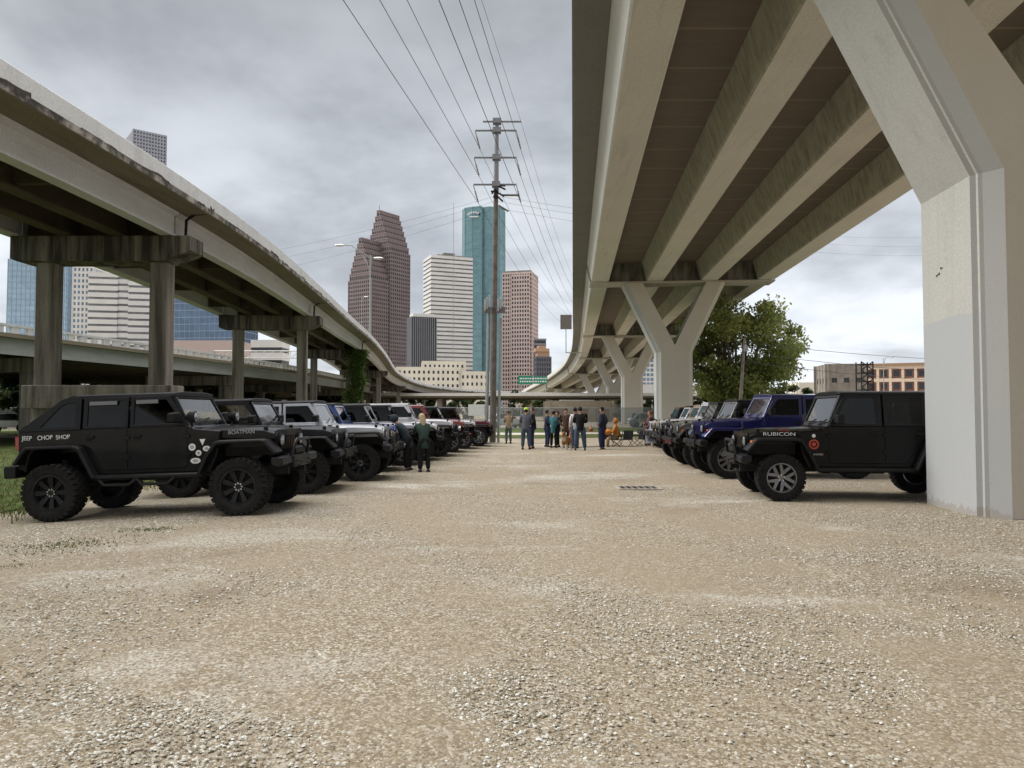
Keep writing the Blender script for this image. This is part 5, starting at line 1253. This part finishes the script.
for px, D, rz, lab, col in ((649, 75, 0, 'pale blue car glimpsed between the two flyover piers', P_sblue), (641, 82, 1.2, 'dark car behind the pale blue one between the piers', P_dgrey), (646, 92, .3, 'white car farthest back between the piers', P_white), (506, 74, .4, 'white car behind the fence right of the utility pole', P_white), (10, 62, .1, 'white car added for the bright gap under the far left road', P_white)):  # last car is added, its white stands for a bright gap
    car((wd(px, D), D, 0), rz, lab, col)
# ------------------------------------------------------------------ people
def skin_mesh(name, verts, edges, radii, mats, sub=1, root=0):
    me = bpy.data.meshes.new(name); me.from_pydata(verts, edges, [])
    o = bpy.data.objects.new(name, me); COL.objects.link(o)
    md = o.modifiers.new('skin', 'SKIN'); md.use_smooth_shade = True
    for i, r in enumerate(radii):
        d = me.skin_vertices[0].data[i]; d.radius = r if isinstance(r, tuple) else (r, r); d.use_root = (i == root)
    sb = o.modifiers.new('sub', 'SUBSURF'); sb.levels = sub; sb.render_levels = sub
    bpy.context.view_layer.update()
    m2 = bpy.data.meshes.new_from_object(o.evaluated_get(bpy.context.evaluated_depsgraph_get()))
    bpy.data.objects.remove(o); m2.name = name; m2.materials.clear()
    for m in mats: m2.materials.append(m)
    m2.shade_smooth(); return m2
M_skin = plain('skin', (.42, .25, .17), .6, 0, .08, 10); M_skin2 = plain('brown_skin', (.20, .11, .07), .6, 0, .08, 10)
M_hair = plain('dark_hair', (.02, .015, .012), .8, 0, .3, 30); M_blond = plain('blond_hair', (.42, .33, .2), .8, 0, .25, 30); M_ghair = plain('brown_hair', (.08, .05, .03), .8, 0, .25, 30)
M_shoe = plain('dark_shoes', (.02, .02, .02), .7)
def cloth(name, col, var=.25): return plain(name, col, .9, 0, var, 9, 0, .3)
def person(loc, rz, label, H=1.74, top=None, legs=None, hair=M_hair, skin=M_skin, arms=('down', 'down'), lean=0.0, sit=False, stance=.11, stride=0, hat=None, coat=False, hood=None, head_dn=0.0, build=1.0, group=None, long_hair=False, bare_legs=False):
    """faces +x in its own frame"""
    t = empty('person', loc, rz); tag(t, label, 'person', group)
    k = H/1.75; L_ = lean
    hip = Vector((0, 0, .92*k if not sit else .50)); 
    def up(d): return hip+Vector((math.sin(L_)*d, 0, math.cos(L_)*d))
    pel, waist, chest, neck, = hip, up(.16*k), up(.38*k), up(.56*k)
    hd = L_*.5+head_dn; head0 = neck+Vector((math.sin(hd)*.07+.01, 0, math.cos(hd)*.07))*k; head1 = head0+Vector((math.sin(hd)*.10+.015, 0, math.cos(hd)*.10))*k; head2 = head1+Vector((math.sin(hd)*.08, 0, math.cos(hd)*.08))*k
    V, E, Rr = [], [], []
    def add(p, r, par=None):
        V.append(tuple(p)); Rr.append(r)
        if par is not None: E.append((par, len(V)-1))
        return len(V)-1
    bd = build
    i0 = add(pel, (.09*k, .07*k)); i1 = add(waist, (.08*k, .065*k), i0); i2 = add(chest, (.085*k, .065*k), i1); i3 = add(neck, .055*k, i2)
    i4 = add(head0, (.062*k, .07*k), i3); i5 = add(head1, (.082*k, .098*k), i4); i6 = add(head2, (.06*k, .075*k), i5)
    J = {}
    for s, mode in ((1, arms[0]), (-1, arms[1])):
        sh = up(.50*k)+Vector((0, s*.165*k*bd, 0)); el = sh+Vector((-.02, s*.05, -.28))*k; wr = el+Vector((.08, s*.0, -.24))*k
        if mode == 'pocket': el = sh+Vector((-.10, s*.08, -.26))*k; wr = el+Vector((.16, -s*.08, -.19))*k
        if mode == 'fold': el = sh+Vector((.05, s*.06, -.27))*k; wr = el+Vector((.18, -s*.18, .06))*k
        if mode == 'fore': el = sh+Vector((.08, s*.04, -.27))*k; wr = el+Vector((.23, -s*.05, .03))*k
        if mode == 'reach': el = sh+Vector((.20, s*.03, -.18))*k; wr = el+Vector((.22, -s*.03, -.05))*k
        if mode == 'hang': el = sh+Vector((.06, s*.03, -.27))*k; wr = el+Vector((.10, 0, -.23))*k
        if mode == 'lap': el = sh+Vector((.10, s*.05, -.25))*k; wr = el+Vector((.22, -s*.10, -.02))*k
        a = add(sh, .034*k, i2); b = add(el, .032*k, a); c = add(wr, .029*k, b); d = (wr-el).normalized(); pal = wr+d*.075*k; p_ = add(pal, (.036*k, .022*k), c)
        sd = d.cross(Vector((1, 0, .2))).normalized() if abs(d.x) < .9 else Vector((0, 1, 0))
        for f_, ln in ((-1.4, .070), (-.5, .085), (.5, .080), (1.4, .062)):
            q = add(pal+d*.02+sd*f_*.017*k, .0095, p_); q2 = add(pal+d*(.02+ln*.6)*k+sd*f_*.019*k, .0088, q); add(pal+d*(.02+ln)*k+sd*f_*.019*k+Vector((.015, 0, 0)), .0075, q2)
        th_ = add(wr+d*.03*k+sd*.032*k, .0105, c); add(wr+d*.085*k+sd*.058*k, .0088, th_)
        J[s] = [sh, el, wr]
    G = {}
    for s in (1, -1):
        hp = pel+Vector((0, s*.095*k*bd, -.03))
        if sit: kn = hp+Vector((.42, s*.06, -.02))*k; an = Vector((kn.x+.02, kn.y, .09))
        else: an = Vector((s*stride, s*stance, .085)); kn = hp.lerp(an, .5)+Vector((.03, 0, .01))
        a = add(hp, .055*k, i0); b = add(kn, .045*k, a); c = add(an, .040*k, b); add(an+Vector((.13, s*.02, -.05)), (.036, .028), c); G[s] = [hp, kn, an]
    me = skin_mesh('body', V, E, Rr, [skin]); bo = link('body', me, t)
    # face: eyes, nose, ears merged into the head region as one small mesh each
    fx = Vector((math.cos(hd), 0, -math.sin(hd))); uz = Vector((math.sin(hd), 0, math.cos(hd)))
    b = MB(); c = head1+fx*.092*k
    b.ball(c+uz*-.015, .017, .013, .022, 8); 
    for s in (1, -1): b.ball(head1+Vector((0, s*.083*k, 0))-fx*.005, .02, .012, .03, 8)
    b.build('face', skin, bo, smooth=60)
    b = MB()
    for s in (1, -1): b.ball(head1+fx*.083*k+uz*.018+Vector((0, s*.032, 0)), .012, .014, .009, 8)
    b.ball(head1+fx*.085*k-uz*.048, .010, .026, .007, 8); b.build('eyes', M_hair, bo)
    # hair or hat
    hc = head1.lerp(head2, .35)-fx*.012
    b = MB(); b.ball(hc, .106*k, .093*k, .108*k, 14)
    if hat is None:
        hb = MB(); n = 14
        for q in range(1): pass
        keep = []
        for f in b.f:
            cc = sum((Vector(b.v[i]) for i in f), Vector())/len(f)-hc
            if cc.dot(fx) < .03+.6*max(0, cc.dot(uz)) and cc.dot(uz) > -.07-(.0): keep.append(f)
        b.f = keep; b.m = [0]*len(keep); ho = b.build('hair', hair, t, smooth=60)
        if long_hair:
            b = MB(); b.loft([[hc+uz*z-fx*(.075+.0)+Vector((dx_, y, 0)) for dx_, y in ((.0, -w_), (-.05, -w_*.6), (-.05, w_*.6), (0, w_))] for z, w_ in ((.02, .08), (-.1, .09), (-.2, .08), (-.28, .04))]); b.build('hair', hair, t, smooth=60)
    else:
        keep = [f for f in b.f if (sum((Vector(b.v[i]) for i in f), Vector())/len(f)-hc).dot(uz) > -.02]; b.f = keep; b.m = [0]*len(keep)
        b.lathe([(.05, 0), (.16, -.005)], 4, 'z', 0, Matrix.Translation(hc+fx*.09+uz*.01)) if False else b.box(.04, .19, -.065, .065, -.006, .006, 0, Matrix.Translation(hc+uz*.005) @ Matrix.Rotation(hd, 4, 'Y'))
        b.build('cap', hat, t, smooth=50)
        b = MB(); b.ball(hc-uz*.03-fx*.02, .098*k, .088*k, .085*k, 12); b.build('hair', hair, t, smooth=60)
    # clothing
    V, E, Rr = [], [], []
    drop = .22 if coat else .12
    i0 = add(pel-Vector((0, 0, drop)) if not sit else pel+Vector((0, 0, .03)), (.180*k*bd, .145*k*bd)); iq = add(pel-Vector((0, 0, drop-.03)) if not sit else pel+Vector((0, 0, .06)), (.182*k*bd, .147*k*bd), i0); i1 = add(waist, (.172*k*bd, .135*k*bd), iq); i2 = add(chest, (.195*k*bd, .14*k*bd), i1); i3 = add(up(.545*k), (.075*k, .075*k), i2)
    for s in (1, -1):
        sh, el, wr = J[s]; a = add(sh, .085*k*bd, i2); b_ = add(el, .066*k*bd, a); add(el.lerp(wr, .98), .052*k, b_)
    link('jacket', skin_mesh('jacket', V, E, Rr, [top]), t)
    if hood is not None:
        b = MB(); b.ball(hc-fx*.02-uz*.02, .125*k, .118*k, .14*k, 14)
        b.f = [f for f in b.f if (sum((Vector(b.v[i]) for i in f), Vector())/len(f)-hc).dot(fx) < .05]; b.m = [0]*len(b.f); b.build('hood', hood, t, smooth=60)
    V, E, Rr = [], [], []
    i0 = add(pel+Vector((0, 0, .14)), (.14*k*bd, .115*k*bd))
    i00 = add(pel-Vector((0, 0, .02)), (.145*k*bd, .118*k*bd), i0)
    for s in (1, -1):
        hp, kn, an = G[s]; a = add(hp-Vector((0, 0, .05)) if not sit else hp, .108*k*bd, i00); b_ = add(kn, .086*k*bd, a); add(kn.lerp(an, .98), .072*k, b_)
    link('trousers', skin_mesh('trousers', V, E, Rr, [legs]), t)
    for s in (1, -1):
        an = G[s][2]; b = MB(); x0 = an.x
        b.loft([[(x0+dx_, an.y+y*w_, z*h_) for y, z in ((-1, 0), (1, 0), (1, .55), (.5, 1), (-.5, 1), (-1, .55))] for dx_, w_, h_ in ((-.085, .03, .07), (-.06, .042, .11), (.02, .045, .10), (.11, .048, .065), (.18, .035, .045))]); b.build('shoe', M_shoe, t, smooth=50)
    return t
c_navy = cloth('navy_cloth', (.012, .016, .035)); c_black = cloth('black_cloth', (.010, .010, .011)); c_grey = cloth('grey_shirt', (.085, .09, .11)); c_jean = cloth('blue_denim', (.05, .075, .125)); c_djean = cloth('dark_denim', (.015, .025, .07))
c_teal = cloth('teal_cloth', (.03, .14, .17)); c_brown = cloth('brown_cloth', (.075, .04, .024)); c_cream = cloth('cream_cloth', (.40, .35, .26)); c_orange = cloth('orange_cloth', (.48, .19, .035)); c_maroon = cloth('maroon_cloth', (.14, .025, .022)); c_dgreen = cloth('dark_green_cloth', (.010, .032, .022)); c_slate = cloth('dark_teal_jacket', (.016, .03, .038)); c_lime = cloth('lime_cap', (.42, .60, .05)); c_white = cloth('white_cloth', (.6, .6, .6)); c_char = cloth('charcoal_cloth', (.03, .03, .035)); c_ltan = cloth('light_tan_cloth', (.3, .22, .13)); c_gjean = cloth('faded_green_trousers', (.07, .11, .11))
def spot(px, py):
    Yv = (CAMZ)*FPX/(py-411.5); return ((px-512)/FPX*Yv, Yv, 0)
PEO = [
 (508.5, 443.5, R(100), 'person in pale top and faded jeans standing apart left of the group', dict(top=c_ltan, legs=c_gjean, hair=M_ghair, arms=('fore', 'fore'), H=1.68)),
 (526, 449.3, R(85), 'person in lime green cap and grey shirt seen from behind', dict(top=c_grey, legs=c_jean, hat=c_lime, arms=('fore', 'fore'), H=1.80, build=1.15, stance=.15)),
 (532.5, 448.5, R(175), 'person in black jacket just behind the one with the lime cap', dict(top=c_black, legs=c_djean, hair=M_ghair, arms=('pocket', 'fore'), H=1.83)),
 (547, 447, R(20), 'person in navy top and navy trousers standing at the left of the trio', dict(top=c_navy, legs=c_djean, arms=('fold', 'fold'), H=1.70)),
 (553.5, 447.8, R(70), 'person with a teal jacket, back turned, in the middle of the trio', dict(top=c_teal, legs=c_black, arms=('fore', 'fore'), H=1.66, coat=True)),
 (557.5, 447, R(200), 'slim person in black peering past the teal jacket', dict(top=c_black, legs=c_black, arms=('fold', 'fold'), H=1.64, build=.9)),
 (566, 447.5, R(265), 'person in brown coat standing behind the orange and white dog', dict(top=c_brown, legs=c_djean, arms=('pocket', 'pocket'), H=1.76, coat=True, build=1.1)),
 (575, 448.6, R(100), 'person in white shirt partly hidden by the broad black jacket', dict(top=c_white, legs=c_jean, arms=('down', 'fore'), H=1.80)),
 (580, 450.4, R(85), 'broad person in black jacket and blue jeans, back turned, right of the dog', dict(top=c_black, legs=c_jean, arms=('fore', 'fore'), H=1.82, build=1.22, stance=.2)),
 (602, 450.2, R(150), 'person in dark navy jacket and jeans beside the folding table', dict(top=c_navy, legs=c_djean, arms=('pocket', 'pocket'), H=1.82, build=1.15)),
 (647, 447.3, R(25), 'person in maroon leaning forward at the front of the right row', dict(top=c_maroon, legs=c_brown, hair=M_ghair, arms=('fore', 'reach'), lean=.42, H=1.70)),
 (652.5, 447.8, R(170), 'person with rusty hair and white trousers leaning on the last parked vehicle', dict(top=c_char, legs=c_white, hair=plain('rusty_hair', (.22, .07, .03), .8), arms=('fore', 'fore'), lean=.2, H=1.66)),
 (408.5, 471.5, R(165), 'person in dark teal hooded jacket bending towards the white vehicle', dict(top=c_slate, legs=c_black, hood=c_slate, arms=('reach', 'reach'), lean=.62, H=1.66, head_dn=.4, coat=True)),
 (424.5, 473, R(110), 'blond person in dark green jacket leaning over beside the hooded one', dict(top=c_dgreen, legs=c_black, hair=M_blond, arms=('reach', 'reach'), lean=.5, H=1.64, coat=True, long_hair=True)),
]
for px, py, rz, lab, kw in PEO: person(spot(px, py), rz, lab, **kw)
# seated person with orange clothes, chairs, table
def camp_chair(loc, rz, label, col):
    t = empty('camp_chair', loc, rz); t.scale = (.9, .9, .88); tag(t, label, 'folding chair', 'folding camp chairs')
    b = MB(); b.loft([[(.25, y, .44), (-.22, y, .40), (-.22, y, .425), (.25, y, .465)] for y in (-.26, 0, .26)]); b.build('seat', col, t)
    b = MB(); b.loft([[(-.22, y, .42), (-.34, y, .90), (-.315, y, .90), (-.195, y, .42)] for y in (-.27, 0, .27)]); b.build('backrest', col, t)
    for s in (-1, 1):
        b = MB(); b.tube([(.28, s*.27, 0), (-.28, s*.27, .44)], .014, 6); b.build('leg', M_trim, t)
        b = MB(); b.tube([(-.28, s*.28, 0), (.28, s*.28, .44)], .014, 6); b.build('leg', M_trim, t)
        b = MB(); b.box(-.26, .28, s*.30-.03, s*.30+.03, .60, .63); b.tube([(.24, s*.29, .42), (.24, s*.29, .6)], .012, 6); b.build('armrest', M_trim, t)
x, y, _ = spot(616.5, 448)
camp_chair((x, y, 0), R(170), 'camp chair under the seated person in orange', c_navy)
person((x+.02, y, 0), R(170), 'person in orange hooded top seated on a camp chair', top=c_orange, legs=c_ltan, hair=M_ghair, hood=c_orange, arms=('lap', 'lap'), sit=True, lean=.12, H=1.72, build=1.1)
o = MB(); o.ball((0, 0, .16), .26, .22, .17, 12); o.tube([(-.12, 0, .30), (0, 0, .42), (.12, 0, .30)], .015, 6)
o = o.build('orange_bag', plain('orange_fabric', (.55, .20, .03), .8, 0, .2, 8), None, smooth=50); o.location = (x-.40, y-.05, .60); o.scale = (.8, .8, .8); tag(o, 'bright orange bag on the lap of the seated person', 'bag')
x2, y2, _ = spot(625.5, 447.5); camp_chair((x2, y2, 0), R(110), 'empty dark grey camp chair right of the seated person in orange', plain('grey_canvas', (.07, .07, .08), .9))
x3, y3, _ = spot(637, 447); camp_chair((x3, y3, 0), R(200), 'dark camp chair in front of the person in maroon', c_black)
x4, y4, _ = spot(610, 447.5); camp_chair((x4, y4+.7, 0), R(60), 'purple camp chair half hidden behind the seated person in orange', plain('purple_canvas', (.10, .08, .18), .9))
x, y, _ = spot(590.5, 447); t = empty('folding_table', (x, y, 0)); tag(t, 'brown folding table left of the person in navy jacket', 'table')
b = MB(); b.box(-.75, .75, -.35, .35, .69, .73); b.build('tabletop', plain('brown_tabletop', (.16, .09, .05), .6), t, bevel=.01)
for sx in (-1, 1):
    for sy in (-1, 1):
        b = MB(); b.tube([(sx*.6, sy*.28, 0), (sx*.62, sy*.3, .69)], .02, 6); b.build('leg', M_trim, t)
for k, (dx_, r_, lab) in enumerate(((-.30, .085, 'smaller round orange pumpkin at the left end of the folding table'), (.02, .115, 'larger round orange pumpkin in the middle of the folding table'))):
    b = MB(); n = 20; rings = []
    for i in range(9):
        a = PI*i/8; rings.append([(max(.012, r_*math.sin(a)*(1-.08*abs(math.sin(5*2*PI*j/n/2*2)))+.001)*math.cos(2*PI*j/n), max(.012, r_*math.sin(a)*(1-.08*abs(math.sin(5*2*PI*j/n/2*2)))+.001)*math.sin(2*PI*j/n), r_*.8*(1-math.cos(a))) for j in range(n)])
    b.loft(rings); p = b.build('pumpkin', plain('pumpkin_skin', (.30, .11, .04), .6, 0, .2, 5), None, smooth=50); p.location = (x+dx_, y, .732); tag(p, lab, 'pumpkin')
    b = MB(); b.tube([(0, 0, r_*1.55), (.015, 0, r_*1.55+.06)], .018, 6); b.build('stem', M_bark, p)
x, y, _ = spot(654, 448.5); t = MB(); t.box(-.30, .30, -.015, .015, 0, .62, 0, Matrix.Rotation(-.18, 4, 'X')); o = t.build('poster_board', plain('poster_paper', (.62, .64, .70), .7, 0, .1, 8), None, bevel=.004); o.location = (x-.15, y-.42, .25); tag(o, 'white printed poster board propped beside the last parked vehicle', 'poster board')
b = MB()
for sx in (-1, 1): b.tube([(sx*.25, .02, -.25), (sx*.25, .06, .1)], .014, 5)
b.build('stand', M_trim, o)
b = MB()
for bx, bz, w_, h_ in ((-.12, .42, .09, .07), (.1, .3, .11, .09), (-.08, .17, .14, .06)): b.box(bx-w_, bx+w_, -.022, -.0155, bz-h_, bz+h_, 0, Matrix.Rotation(-.18, 4, 'X'))
b.build('printed_picture', plain('poster_ink', (.25, .32, .48), .7, 0, .5, 14), o)
# dog: standing, facing right, orange with white legs and chest
x, y, _ = spot(566.5, 449.8)
t = empty('dog', (x, y, 0), R(-118)); t.scale = (.86, .86, .86); tag(t, 'fluffy orange and white dog standing between the people', 'dog')
V, E, Rr = [], [], []
def addv(p, r, par=None):
    V.append(p); Rr.append(r)
    if par is not None: E.append((par, len(V)-1))
    return len(V)-1
a0 = addv((-.28, 0, .52), (.13, .15)); a1 = addv((0, 0, .50), (.13, .15), a0); a2 = addv((.26, 0, .52), (.15, .18), a1); nk = addv((.40, 0, .68), (.10, .11), a2); h0 = addv((.48, 0, .80), .095, nk); h1 = addv((.58, 0, .78), .06, h0); addv((.67, 0, .76), .038, h1)
t0 = addv((-.40, 0, .62), .05, a0); t1 = addv((-.50, 0, .76), .07, t0); addv((-.42, 0, .86), .045, t1)
for s in (-1, 1):
    q = addv((.26, s*.10, .38), .07, a2); q = addv((.24, s*.10, .20), .042, q); q = addv((.26, s*.10, .04), .036, q); addv((.31, s*.10, .03), .03, q)
    q = addv((-.26, s*.10, .40), .09, a0); q = addv((-.20, s*.10, .27), .055, q); q = addv((-.33, s*.10, .18), .038, q); q = addv((-.31, s*.10, .04), .034, q); addv((-.26, s*.10, .03), .03, q)
    e = addv((.46, s*.06, .88), .035, h0); addv((.46, s*.075, .95), .012, e)
me = skin_mesh('body', V, E, Rr, [plain('orange_fur', (.36, .15, .045), .9, 0, .25, 14, 0, .5), plain('white_fur', (.55, .51, .44), .9, 0, .15, 14, 0, .5)], 2, 1)
for p in me.polygons:
    c = p.center
    if c.z < .33+.05*math.sin(c.x*14) or (c.x > .36 and c.z < .66) or (c.x > .60) or c.x < -.47: p.material_index = 1
link('body', me, t)
b = MB(); b.ball((.70, 0, .775), .02, .022, .018, 8); b.build('nose', M_blk, t)
